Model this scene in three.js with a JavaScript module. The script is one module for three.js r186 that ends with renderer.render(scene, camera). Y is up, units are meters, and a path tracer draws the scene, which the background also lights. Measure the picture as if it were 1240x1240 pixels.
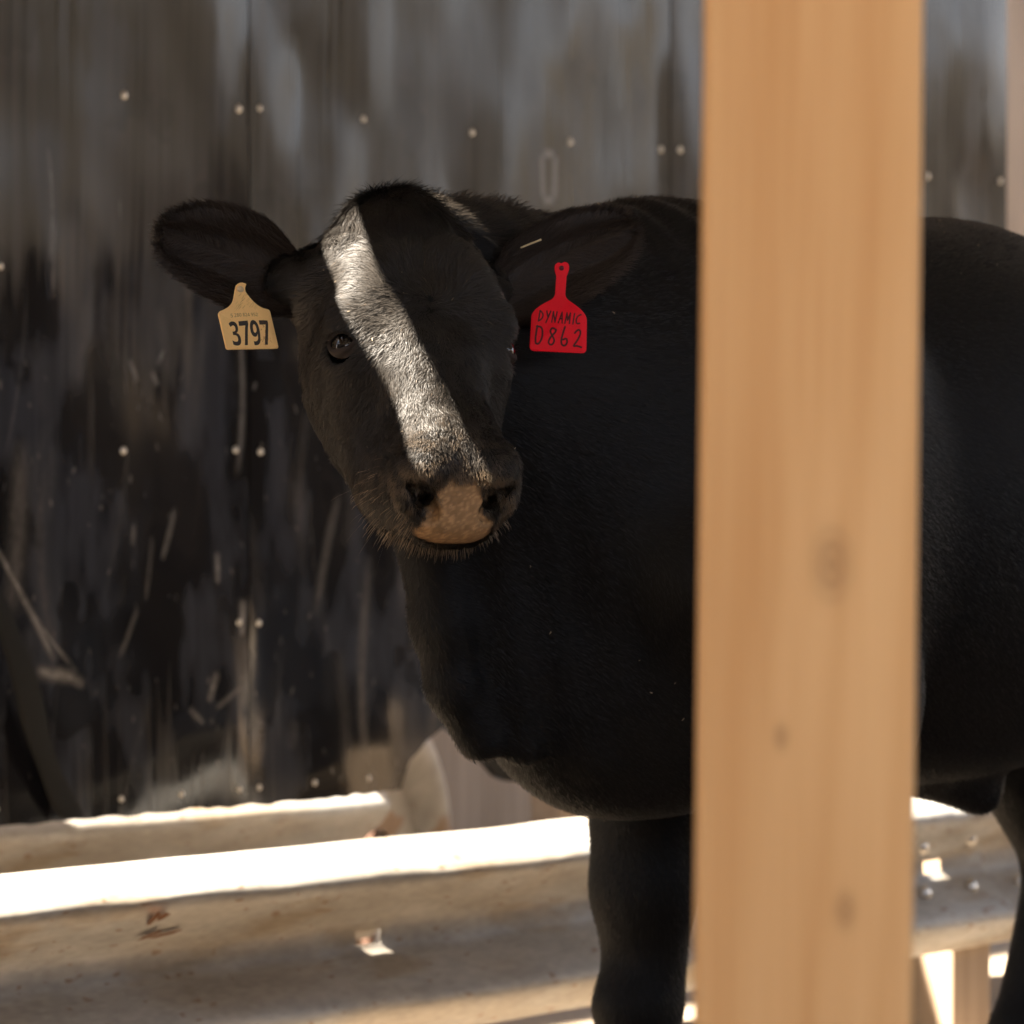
import * as THREE from 'three';
import { mergeGeometries } from 'three/addons/utils/BufferGeometryUtils.js';
import { RoundedBoxGeometry } from 'three/addons/geometries/RoundedBoxGeometry.js';

// ---------------------------------------------------------------- camera, sky, sun, exposure
const scene = new THREE.Scene();
const camera = new THREE.PerspectiveCamera(14.0, 1, 0.1, 4000);
camera.position.set(0, 1.10, 0);
camera.rotation.set(-THREE.MathUtils.degToRad(0.556), 0, 0);
camera.focus = 4.66;
camera.userData.fStop = 7.4;
scene.add(camera);

const renderer = new THREE.WebGLRenderer({ antialias: true });
renderer.toneMapping = THREE.LinearToneMapping;
renderer.toneMappingExposure = 12.5;
renderer.shadowMap.enabled = true;

// alley frame: +a runs along the wall (to the right and away), +n points from the wall towards the open side
const TH = THREE.MathUtils.degToRad(49.9), CA = Math.cos(TH), SA = Math.sin(TH);
const W0 = [-0.467, -7.434];
const alley = (a, y, n) => new THREE.Vector3(W0[0] + a * CA + n * SA, y, W0[1] - a * SA + n * CA);
const SUN = new THREE.Vector3(-0.585 * CA - 0.25 * SA, 0.771, 0.585 * SA - 0.25 * CA).normalize();

{ // clear dusty sky: pale at the horizon, blue overhead, a broad glow round the sun
  const W = 256, H = 128, d = new Float32Array(W * H * 4);
  for (let j = 0; j < H; j++) for (let i = 0; i < W; i++) {
    const up = ((j + 0.5) / H - 0.5) * Math.PI, r = ((i + 0.5) / W - 0.5) * 2 * Math.PI;
    const y = Math.sin(up), x = Math.cos(r) * Math.cos(up), z = Math.sin(r) * Math.cos(up);
    const k = Math.pow(Math.max(0, 1 - Math.max(0, y)), 3.5), c = Math.max(0, x * SUN.x + y * SUN.y + z * SUN.z);
    const g = 0.2 * Math.pow(c, 8);
    const o = (j * W + i) * 4;
    d[o] = 0.09 + 0.26 * k + g; d[o + 1] = 0.13 + 0.21 * k + g * 0.95; d[o + 2] = 0.21 + 0.11 * k + g * 0.85; d[o + 3] = 1;
  }
  const t = new THREE.DataTexture(d, W, H, THREE.RGBAFormat, THREE.FloatType);
  t.mapping = THREE.EquirectangularReflectionMapping; t.magFilter = THREE.LinearFilter; t.needsUpdate = true;
  scene.background = t; scene.environment = t;
}
const sun = new THREE.DirectionalLight(new THREE.Color(1, 0.90, 0.76), 5);
sun.name = 'sun';
sun.target.position.copy(alley(-1.5, 1, 1.5));
sun.position.copy(sun.target.position).addScaledVector(SUN, 30);
sun.castShadow = true;
sun.shadow.mapSize.set(4096, 4096);
Object.assign(sun.shadow.camera, { left: -14, right: 14, top: 14, bottom: -14, near: 1, far: 80 });
scene.add(sun, sun.target);

// ---------------------------------------------------------------- helpers
let seed = 7;
const rnd = () => { seed = (seed + 0x6d2b79f5) | 0; let t = Math.imul(seed ^ (seed >>> 15), 1 | seed); t = (t + Math.imul(t ^ (t >>> 7), 61 | t)) ^ t; return ((t ^ (t >>> 14)) >>> 0) / 4294967296; };
const rr = (a, b) => a + (b - a) * rnd();
const clamp = (x, a = 0, b = 1) => Math.min(b, Math.max(a, x));
const ss = (a, b, x) => { const t = clamp((x - a) / (b - a)); return t * t * (3 - 2 * t); };
const mix = (a, b, t) => a + (b - a) * t;
function h3(x, y, z) { let h = Math.imul(x, 374761393) ^ Math.imul(y, 668265263) ^ Math.imul(z, 1274126177); h = Math.imul(h ^ (h >>> 13), 1274126177); return ((h ^ (h >>> 16)) >>> 0) / 4294967296; }
function vn(x, y, z = 0) {
  const ix = Math.floor(x), iy = Math.floor(y), iz = Math.floor(z); let u = x - ix, v = y - iy, w = z - iz;
  u = u * u * (3 - 2 * u); v = v * v * (3 - 2 * v); w = w * w * (3 - 2 * w);
  const L = (k) => mix(mix(h3(ix, iy, iz + k), h3(ix + 1, iy, iz + k), u), mix(h3(ix, iy + 1, iz + k), h3(ix + 1, iy + 1, iz + k), u), v);
  return w === 0 ? L(0) : mix(L(0), L(1), w);
}
function fbm(x, y, z = 0, o = 4) { let s = 0, a = 0.5, m = 0; for (let i = 0; i < o; i++) { s += a * vn(x, y, z); m += a; x = x * 2.03 + 17.1; y = y * 2.03 + 5.3; z = z * 2.03; a *= 0.5; } return s / m; }
const enc = (c) => 255 * (c <= 0.0031308 ? 12.92 * c : 1.055 * Math.pow(clamp(c), 1 / 2.4) - 0.055);
function tex(w, h, fn, srgb = true) { // fn(i, j) -> [r, g, b] linear
  const d = new Uint8Array(w * h * 4);
  for (let j = 0; j < h; j++) for (let i = 0; i < w; i++) {
    const c = fn(i, j), o = (j * w + i) * 4;
    for (let k = 0; k < 3; k++) d[o + k] = srgb ? enc(c[k]) : 255 * clamp(c[k]);
    d[o + 3] = 255;
  }
  const t = new THREE.DataTexture(d, w, h);
  t.magFilter = t.minFilter = THREE.LinearFilter; t.wrapS = t.wrapT = THREE.RepeatWrapping;
  if (srgb) t.colorSpace = THREE.SRGBColorSpace;
  t.needsUpdate = true;
  return t;
}
const lin = (r, g, b) => new THREE.Color().setRGB(r, g, b);
const std = (o) => new THREE.MeshPhysicalMaterial(o);
const names = {};
function numbered(n) { names[n] = (names[n] ?? -1) + 1; return names[n] ? n + '_' + String(names[n]).padStart(3, '0') : n; }
function tag(o, label, category, group, kind) { if (label) o.userData.label = label; if (category) o.userData.category = category; if (group) o.userData.group = group; if (kind) o.userData.kind = kind; return o; }
function mesh(name, geo, mat, parent) {
  const m = new THREE.Mesh(geo, mat); m.castShadow = m.receiveShadow = true;
  m.name = parent ? name : numbered(name); (parent ?? scene).add(m); return m;
}
function group(name, pos, turn = 0) { const g = new THREE.Group(); g.name = numbered(name); g.position.copy(pos); g.rotation.y = turn; scene.add(g); return g; }
// gives a box uv in metres, from the two axes that its face spans
function metreUV(g, along = 'y') {
  const p = g.attributes.position, n = g.attributes.normal, uv = new Float32Array(p.count * 2);
  for (let i = 0; i < p.count; i++) {
    const P = [p.getX(i), p.getY(i), p.getZ(i)], N = [Math.abs(n.getX(i)), Math.abs(n.getY(i)), Math.abs(n.getZ(i))];
    const k = along === 'y' ? 1 : along === 'x' ? 0 : 2, rest = [0, 1, 2].filter((q) => q !== k);
    const u = N[k] > 0.8 ? rest : N[rest[0]] > N[rest[1]] ? [rest[1], k] : [rest[0], k];
    uv[i * 2] = P[u[0]] + (N[rest[0]] > N[rest[1]] ? 0.37 : 0); uv[i * 2 + 1] = P[u[1]];
  }
  g.setAttribute('uv', new THREE.BufferAttribute(uv, 2));
  return g;
}
function bentBox(w, h, d, r = 0.003, along = 'y') { return metreUV(new RoundedBoxGeometry(w, h, d, 2, r), along); }

// ---------------------------------------------------------------- ground and hills
{
  const S = 512, t = tex(S, S, (i, j) => {
    const x = i / S, y = j / S, k = (f, o) => { // wraps
      const a = fbm(x * f, y * f, o), b = fbm(x * f - f, y * f, o), c = fbm(x * f, y * f - f, o), e = fbm(x * f - f, y * f - f, o);
      return mix(mix(a, b, x), mix(c, e, x), y);
    };
    const m = k(6, 1), f = k(48, 2), v = 0.55 + 0.6 * m + 0.35 * (f - 0.5);
    return [0.31 * v, 0.245 * v, 0.178 * v];
  });
  t.repeat.set(0.5, 0.5);
  const g = new THREE.PlaneGeometry(3000, 3000); g.rotateX(-Math.PI / 2);
  const p = g.attributes.position, uv = g.attributes.uv;
  for (let i = 0; i < p.count; i++) uv.setXY(i, p.getX(i), p.getZ(i));
  const m = mesh('dirt_ground', g, std({ map: t, roughness: 0.95, bumpMap: t, bumpScale: 0.02 }));
  tag(m, 'dry brown dirt ground under the shed', 'ground', null, 'structure');
}
{ // dry hills on the open side
  const parts = [], N = 120;
  const pos = [], idx = [];
  for (let i = 0; i <= N; i++) for (let j = 0; j <= 8; j++) {
    const az = mix(-1.25, 1.9, i / N), r = 260 + j * 40;
    const ht = Math.sin(j / 8 * Math.PI * 0.5) * (16 + 26 * fbm(az * 3 + 9, 2.2, 0, 3) + 5 * fbm(az * 22, j * 0.6, 0, 3));
    pos.push(Math.cos(az) * r, j === 0 ? -1 : ht, Math.sin(az) * r);
    if (i < N && j < 8) { const o = i * 9 + j; idx.push(o, o + 9, o + 1, o + 1, o + 9, o + 10); }
  }
  const g = new THREE.BufferGeometry(); g.setAttribute('position', new THREE.Float32BufferAttribute(pos, 3)); g.setIndex(idx); g.computeVertexNormals();
  const n = g.attributes.normal; let flip = 0; for (let i = 0; i < n.count; i++) flip += n.getY(i); if (flip < 0) { idx.reverse(); g.setIndex(idx); g.computeVertexNormals(); }
  tag(mesh('hills', g, std({ color: lin(0.13, 0.10, 0.065), roughness: 1 })), 'dry brown hills beyond the open side of the shed', 'hills', null, 'structure');
}

// ---------------------------------------------------------------- shared wood
function woodTex(base, dark, S, seed0, knots) {
  return tex(S, S * 2, (i, j) => {
    let u = i / S * 0.5, v = j / (S * 2) * 2.0; // half a metre by two metres
    let w = u + 0.012 * (fbm(u * 5, v * 1.2, seed0, 3) - 0.5);
    let kd = 0;
    for (const [ku, kv, kr] of knots) {
      const dx = (u - ku), dy = (v - kv) * 0.55, q = Math.hypot(dx, dy) / kr;
      w += (dx > 0 ? 1 : -1) * 0.012 * Math.exp(-q * 1.3);
      kd = Math.max(kd, Math.exp(-Math.pow(q, 3)) * (0.75 + 0.25 * Math.sin(q * 14)));
    }
    const ring = 0.5 + 0.5 * Math.sin(w * 120 + 16 * fbm(w * 11, v * 1.1, seed0 + 3, 4));
    const fine = fbm(u * 420, v * 9, seed0 + 5, 2), patch = fbm(u * 9, v * 2.2, seed0 + 8, 3);
    const t = clamp(0.30 * ring * ring + 0.34 * fine + 1.3 * (patch - 0.42)), k = kd * 0.62;
    return [0, 1, 2].map((c) => mix(mix(base[c], dark[c], t), dark[c] * 0.45, k));
  });
}
const freshWood = woodTex([0.78, 0.465, 0.205], [0.60, 0.30, 0.10], 512, 11, [[0.264, 0.64, 0.013], [0.233, 0.53, 0.005], [0.275, 0.42, 0.007], [0.40, 1.5, 0.012], [0.10, 1.2, 0.01]]);
freshWood.repeat.set(2, 0.5); freshWood.offset.set(0.5, 0.45);
const oldWood = woodTex([0.34, 0.25, 0.17], [0.19, 0.13, 0.08], 256, 40, [[0.2, 0.4, 0.012], [0.35, 1.2, 0.015]]);
oldWood.repeat.set(2, 0.5);
const M = {
  fresh: std({ map: freshWood, roughness: 0.62, bumpMap: freshWood, bumpScale: 0.0006 }),
  old: std({ map: oldWood, roughness: 0.85, bumpMap: oldWood, bumpScale: 0.001 }),
  bolt: std({ color: lin(0.62, 0.58, 0.52), metalness: 1, roughness: 0.32 }),
  darkBolt: std({ color: lin(0.05, 0.045, 0.04), metalness: 0.6, roughness: 0.5 }),
};
M.tan = std({ map: freshWood, color: lin(0.7, 0.66, 0.6), roughness: 0.8 });
M.grey = std({ map: oldWood, color: lin(0.42, 0.42, 0.42), roughness: 0.9 });
const tinTex = tex(256, 256, (i, j) => { const v = 0.3 + 0.1 * fbm(i / 20, j / 20) + 0.05 * fbm(i / 3, j / 3); return [v, v, v * 0.98]; });

// ---------------------------------------------------------------- shed: roof with an added opening for sun, posts, beams, added overhead planks
{
  const t = group('shed_roof', alley(0, 0, 0), TH);
  tag(t, 'corrugated tin shed roof with one opening added for the sun strip, on timber posts above the alley', 'roof');
  const roofMat = std({ map: tinTex, metalness: 0, roughness: 0.5 });
  const y = 4.0;
  function sheet(a0, a1, n0, n1) { // corrugated, ribs run along n
    const seg = Math.max(2, Math.round((a1 - a0) / 0.05)), pos = [], idx = [], uv = [];
    for (let k = 0; k < 2; k++) for (let i = 0; i <= seg; i++) for (let j = 0; j < 2; j++) {
      const a = mix(a0, a1, i / seg); pos.push(a, y + k * 0.004 + 0.012 * Math.sin(a * 2 * Math.PI / 0.2), j ? n1 : n0); uv.push(a, j ? n1 : n0);
    }
    const o2 = (seg + 1) * 2;
    for (let i = 0; i < seg; i++) { const o = i * 2; idx.push(o, o + 2, o + 1, o + 1, o + 2, o + 3, o2 + o, o2 + o + 1, o2 + o + 2, o2 + o + 1, o2 + o + 3, o2 + o + 2); }
    const g = new THREE.BufferGeometry(); g.setAttribute('position', new THREE.Float32BufferAttribute(pos, 3)); g.setAttribute('uv', new THREE.Float32BufferAttribute(uv, 2)); g.setIndex(idx); g.computeVertexNormals();
    mesh('roof_sheet', g, roofMat, t);
  }
  const A0 = -12, A1 = 9, N0 = -0.10, N1 = 8.2, o = [-4.44, -3.32, 0.86, 1.31];  // opening sized to pass sun only to the gap between the planks
  sheet(A0, o[0], N0, N1); sheet(o[1], A1, N0, N1); sheet(o[0], o[1], N0, o[2]); sheet(o[0], o[1], o[3], N1);
  for (const n of [0.3, 4.1, 8.1]) { const p = mesh('purlin', bentBox(A1 - A0, 0.14, 0.05, 0.004, 'x'), M.old, t); p.position.set((A0 + A1) / 2, y - 0.09, n); }
  for (const [a, n] of [[-11.9, 0.1], [8.9, 0.1], [-11.9, 8.1], [8.9, 8.1], [-11.9, 4.1], [8.9, 4.1], [3.4, 0.1], [-6.4, 8.1]]) { const p = mesh('roof_post', bentBox(0.14, y - 0.16, 0.14, 0.005), M.old, t); p.position.set(a, (y - 0.16) / 2, n); }
}
{ // a tall board barn, added to shade the ground behind the alley
  const g = group('added_barn', alley(-7, 0, -2.35), TH); tag(g, 'added barn wall of upright boards, shading the ground behind the dark panel wall', 'barn');
  const geo = bentBox(0.245, 6.9, 0.03, 0.004), n = 72;
  for (let i = 0; i < n; i++) { const b = mesh('board', geo, M.old, g); b.position.set(i * 0.25, 3.45, (i % 2) * 0.006 + rr(0, 0.003)); }
}
{ // plank wall added on the open side to shut out low light
  const g = group('added_pen_wall', alley(-13, 0, 8.6), TH); tag(g, 'added dark plank wall facing the black panels, blocking low light from the open side', 'pen wall');
  const geo = bentBox(3.6, 0.225, 0.04, 0.004, 'x');
  for (let j = 0; j < 10; j++) for (let i = 0; i < 9; i++) { const b = mesh('plank', geo, M.grey, g); b.position.set(1.8 + i * 3.62, 0.12 + j * 0.232, rr(0, 0.006)); }
  for (let i = 0; i <= 9; i++) { const p = mesh('post', bentBox(0.12, 2.4, 0.12, 0.005), M.grey, g); p.position.set(i * 3.62 - 0.01, 1.2, 0.09); }
}
{ // plank gate added out of view to keep light off the cow
  const g = group('added_plank_gate', alley(-4.7, 0, 0.1), TH); tag(g, 'added plank gate out of view, blocking light from the alley end in front of the cow', 'gate');
  const geo = bentBox(0.04, 0.225, 3.25, 0.004, 'z');
  for (let j = 0; j < 9; j++) { const b = mesh('plank', geo, M.grey, g); b.position.set(rr(0, 0.005), 0.15 + j * 0.235, 1.625); }
  for (const n of [0.12, 3.13]) mesh('upright', bentBox(0.09, 2.25, 0.14, 0.004), M.grey, g).position.set(-0.07, 1.125, n);
}
{ // unseen straw bales, added so the wall panels reflect something darker than sky
  const strawTex = tex(256, 256, (i, j) => { const v = 0.55 + 0.5 * fbm(i / 40, j / 3, 3, 3) + 0.3 * (fbm(i / 5, j / 2, 8, 2) - 0.5); return [0.20 * v, 0.168 * v, 0.125 * v]; });
  const m = std({ map: strawTex, roughness: 0.95, bumpMap: strawTex, bumpScale: 0.03 }), geo = bentBox(2.36, 0.88, 1.16, 0.06, 'x');
  const high = [4, 4, 4, 3, 4, 4, 4];
  high.forEach((h, i) => { for (let j = 0; j < h; j++) { const b = mesh('added_straw_bale', geo, m); b.position.copy(alley(5.4 + i * 2.42 + rr(-0.05, 0.05), 0.44 + j * 0.885, 9.9 + rr(-0.12, 0.12))); b.rotation.y = TH + rr(-0.03, 0.03); tag(b, 'added straw bale out of view, there to be reflected in the dark panels', 'straw bale', 'added straw bales'); } });
}
{ // two planks added out of view, their gap shaping the sun strip on the face
  const turn = TH + Math.atan2(0.443, 0.8966);
  const w = 0.286, th = 0.038, yb = 2.0;
  const plank = (edgeA, edgeN, side, label, notch) => {
    // the inner edge passes through (edgeA, edgeN); the plank lies to one side of it
    const c = [edgeA + 0.443 * side * w / 2, edgeN + 0.8966 * side * w / 2], l = 2.75, sh = 0.2;
    const g = group('added_overhead_plank', alley(c[0] + 0.8966 * sh, yb, c[1] - 0.443 * sh), turn);
    tag(g, label, 'plank', 'planks added overhead');
    if (!notch) { mesh('board', bentBox(l, th, w, 0.004, 'x'), M.old, g).position.y = th / 2; return; }
    const s = new THREE.Shape(), e = w / 2; // the inner edge is at -e in z, so at +e in the shape's y
    s.moveTo(-l / 2, -e); s.lineTo(l / 2, -e); s.lineTo(l / 2, e); s.lineTo(notch[0] + notch[1], e); s.quadraticCurveTo(notch[0] + notch[1] * 0.7, e - notch[2] * 1.3, notch[0], e - notch[2]); s.quadraticCurveTo(notch[0] - notch[1] * 0.9, e - notch[2] * 0.8, notch[0] - notch[1], e); s.lineTo(-l / 2, e);
    const q = new THREE.ExtrudeGeometry(s, { depth: th, bevelEnabled: false, curveSegments: 8 }); q.rotateX(-Math.PI / 2); metreUV(q, 'x');
    mesh('board', q, M.old, g);
  };
  plank(-2.434 - 0.443 * 0.024, 1.731 - 0.8966 * 0.024, -1, 'added overhead plank with straight edges, shading the face on one side of the sun strip');
  plank(-2.434, 1.799, 1, 'added overhead plank shading the other side of the sun strip, notched to pass sun to the neck', [0.100, 0.032, 0.10]);  // notch shaped to let sun onto the neck behind the poll
  for (const [a, n1, label] of [[-3.42, 3.62, 'timber crossbeam running from the dark wall to the pale board post'], [-0.98, 3.62, 'timber crossbeam above the back of the cow']]) {
    const g = group('crossbeam', alley(a, yb - 0.142, 0.03), TH); tag(g, label, 'beam', 'crossbeams above the alley');
    const m = mesh('beam', bentBox(0.089, 0.14, n1, 0.004, 'z'), M.old, g); m.position.set(0, 0.07, n1 / 2);
  }
  const g = group('timber_post', alley(-0.98, 0, 3.7), TH); tag(g, 'weathered timber post carrying the crossbeam above the cow', 'post');
  mesh('shaft', bentBox(0.12, 2.0, 0.12, 0.005), M.old, g).position.y = 1.0;
}

// ---------------------------------------------------------------- the pale board post close to the camera
{
  const g = group('board_post', new THREE.Vector3(0.1785, 0, -2.67), 0.0);
  tag(g, 'pale orange pine board post standing upright in front of the cow', 'post');
  const b = mesh('board', bentBox(0.1385, 2.6, 0.038, 0.004), M.fresh, g);
  b.position.y = 1.3; g.rotation.z = -0.0100;
}

// ---------------------------------------------------------------- dark panel wall
const panelBottom = 0.505, panelH = 1.83, panelW = 1.2162;
function panelTexture(s0, k) {
  const W = 768, H = 1152;
  const strokes = []; // pale rub marks: s, y, length, angle, width, strength
  const add = (s, y, l, a, w, q) => strokes.push([s, y, l, a, w, q]);
  if (k === 0) {
    add(-0.49, 1.55, 0.10, 1.57, 0.004, 0.5); add(-0.488, 1.46, 0.07, 1.52, 0.003, 0.5); add(-0.565, 1.0, 0.16, 1.5, 0.02, 0.35);
    add(-0.545, 0.88, 0.13, -0.95, 0.006, 0.8); add(-0.50, 0.83, 0.09, -0.8, 0.004, 0.7); add(-0.20, 0.99, 0.05, 1.2, 0.005, 0.6); add(-0.285, 1.275, 0.022, -1.1, 0.005, 0.55); add(-0.215, 1.30, 0.018, 1.0, 0.004, 0.5); add(-0.23, 1.262, 0.016, -1.0, 0.005, 0.55);
    add(-0.016, 1.22, 0.13, 1.55, 0.005, 0.6); add(-0.02, 0.84, 0.035, 1.5, 0.008, 1.0); add(-0.08, 0.93, 0.03, 1.55, 0.006, 0.8); add(0.0, 0.86, 0.02, 1.4, 0.006, 0.7);
    add(-0.47, 0.755, 0.05, -0.15, 0.010, 0.8); add(-0.44, 0.75, 0.04, -0.4, 0.008, 0.7); add(-0.29, 0.99, 0.02, 1.5, 0.004, 0.6); add(-0.10, 0.72, 0.03, 1.2, 0.006, 0.8); add(-0.14, 0.67, 0.025, -0.7, 0.005, 0.6); add(-0.06, 0.70, 0.04, 0.5, 0.005, 0.5);
    add(-0.30, 0.82, 0.05, 1.1, 0.004, 0.5); add(-0.25, 0.93, 0.06, 1.4, 0.004, 0.4);
  }
  if (k === 1) { add(0.818, 1.67, 0.045, 1.62, 0.007, 1.6); add(0.856, 1.67, 0.045, 1.52, 0.007, 1.6); add(0.837, 1.715, 0.018, 0.0, 0.007, 1.5); add(0.837, 1.625, 0.018, 0.0, 0.007, 1.5); add(0.20, 0.95, 0.12, 1.3, 0.01, 0.35); add(0.30, 0.75, 0.2, 1.55, 0.012, 0.3); }
  for (let i = 0; i < 160; i++) add(s0 + rr(0, panelW), rr(0.52, 1.3), rr(0.003, 0.010), rr(1.0, 2.1), rr(0.001, 0.003), rr(0.15, 0.7));
  for (let i = 0; i < 40; i++) add(s0 + rr(0, panelW), rr(0.55, 1.35), rr(0.03, 0.20), rr(1.25, 1.9), rr(0.003, 0.022), rr(0.04, 0.15));
  const col = new Uint8Array(W * H * 4), rough = new Uint8Array(W * H * 4), amt = new Float32Array(W * H);
  for (const [s, y, l, a, w, q] of strokes) {
    const ca = Math.cos(a), sa = Math.sin(a), R = l + w * 2, bend = rr(-1, 1);
    const i0 = Math.max(0, Math.floor((s - R - s0) / panelW * W)), i1 = Math.min(W - 1, Math.ceil((s + R - s0) / panelW * W));
    const j0 = Math.max(0, Math.floor((y - R - panelBottom) / panelH * H)), j1 = Math.min(H - 1, Math.ceil((y + R - panelBottom) / panelH * H));
    for (let j = j0; j <= j1; j++) for (let i = i0; i <= i1; i++) {
      const dx = s0 + (i + 0.5) / W * panelW - s, dy = panelBottom + (j + 0.5) / H * panelH - y;
      const u = dx * ca + dy * sa, v = -dx * sa + dy * ca - bend * u * u;
      const e = Math.max(0, 1 - Math.pow(Math.abs(u) / l, 4)) * Math.exp(-(v * v) / (w * w)) * (0.45 + 0.9 * fbm(u * 90, v * 300, 3, 2));
      amt[j * W + i] = Math.max(amt[j * W + i], e * q);
    }
  }
  for (let j = 0; j < H; j++) for (let i = 0; i < W; i++) {
    const s = s0 + (i + 0.5) / W * panelW, y = panelBottom + (j + 0.5) / H * panelH, o = (j * W + i) * 4;
    const grain = fbm(s * 95, y * 1.6, k * 7, 3), fine = fbm(s * 330, y * 6, 3 + k, 2), big = fbm(s * 4.2, y * 2.1, 5 + k * 3, 4), mid = fbm(s * 14, y * 5, 9, 4);
    // streaky dust film with a ragged lower edge
    const edge = 1.42 + 0.17 * (fbm(s * 26, 1.7, k * 2, 3) - 0.5) + 0.34 * (fbm(s * 3.1, 0.4, k, 2) - 0.5);
    let dust = (0.55 + 0.45 * ss(0.35, 0.65, big)) * ss(edge - 0.07, edge + 0.06, y + 0.12 * (grain - 0.5));
    dust = Math.max(dust, ss(0.60, 0.76, big + 0.35 * (grain - 0.5)) * 0.45);
    const crack = ss(0.30, 0.20, grain) * 0.8;
    dust *= (0.45 + 0.8 * grain) * (0.75 + 0.5 * fine) * (1 - crack);
    const smear = ss(0.42, 0.66, mid + 0.3 * (big - 0.5)) * 0.9;  // greasy grey rubbed patches
    const speck = amt[j * W + i];
    const blot = ss(0.60, 0.66, fbm(s * 9, y * 7, 21 + k, 4)) * (y < 1.3 ? 1 : 0.3);
    const b = [0.0058, 0.0060, 0.0074], dc = [0.052, 0.046, 0.042], sc = [0.030, 0.0325, 0.042], pc = [0.22, 0.20, 0.185];
    for (let c = 0; c < 3; c++) {
      let v = mix(b[c], sc[c], smear * (0.6 + 0.5 * grain)); v = mix(v, dc[c], clamp(dust)); v = mix(v, b[c] * 0.8, blot * 0.8); v = mix(v, pc[c], clamp(speck) * 0.8);
      col[o + c] = enc(v);
    }
    const r = clamp(0.07 + 0.13 * dust + 0.07 * smear + 0.08 * (fine - 0.5) + 0.3 * speck);
    rough[o] = rough[o + 1] = rough[o + 2] = 255 * r; col[o + 3] = rough[o + 3] = 255;
  }
  const wrap = (d, srgb) => { const t = new THREE.DataTexture(d, W, H); t.magFilter = t.minFilter = THREE.LinearFilter; if (srgb) t.colorSpace = THREE.SRGBColorSpace; t.needsUpdate = true; return t; };
  return [wrap(col, true), wrap(rough, false)];
}
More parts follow.
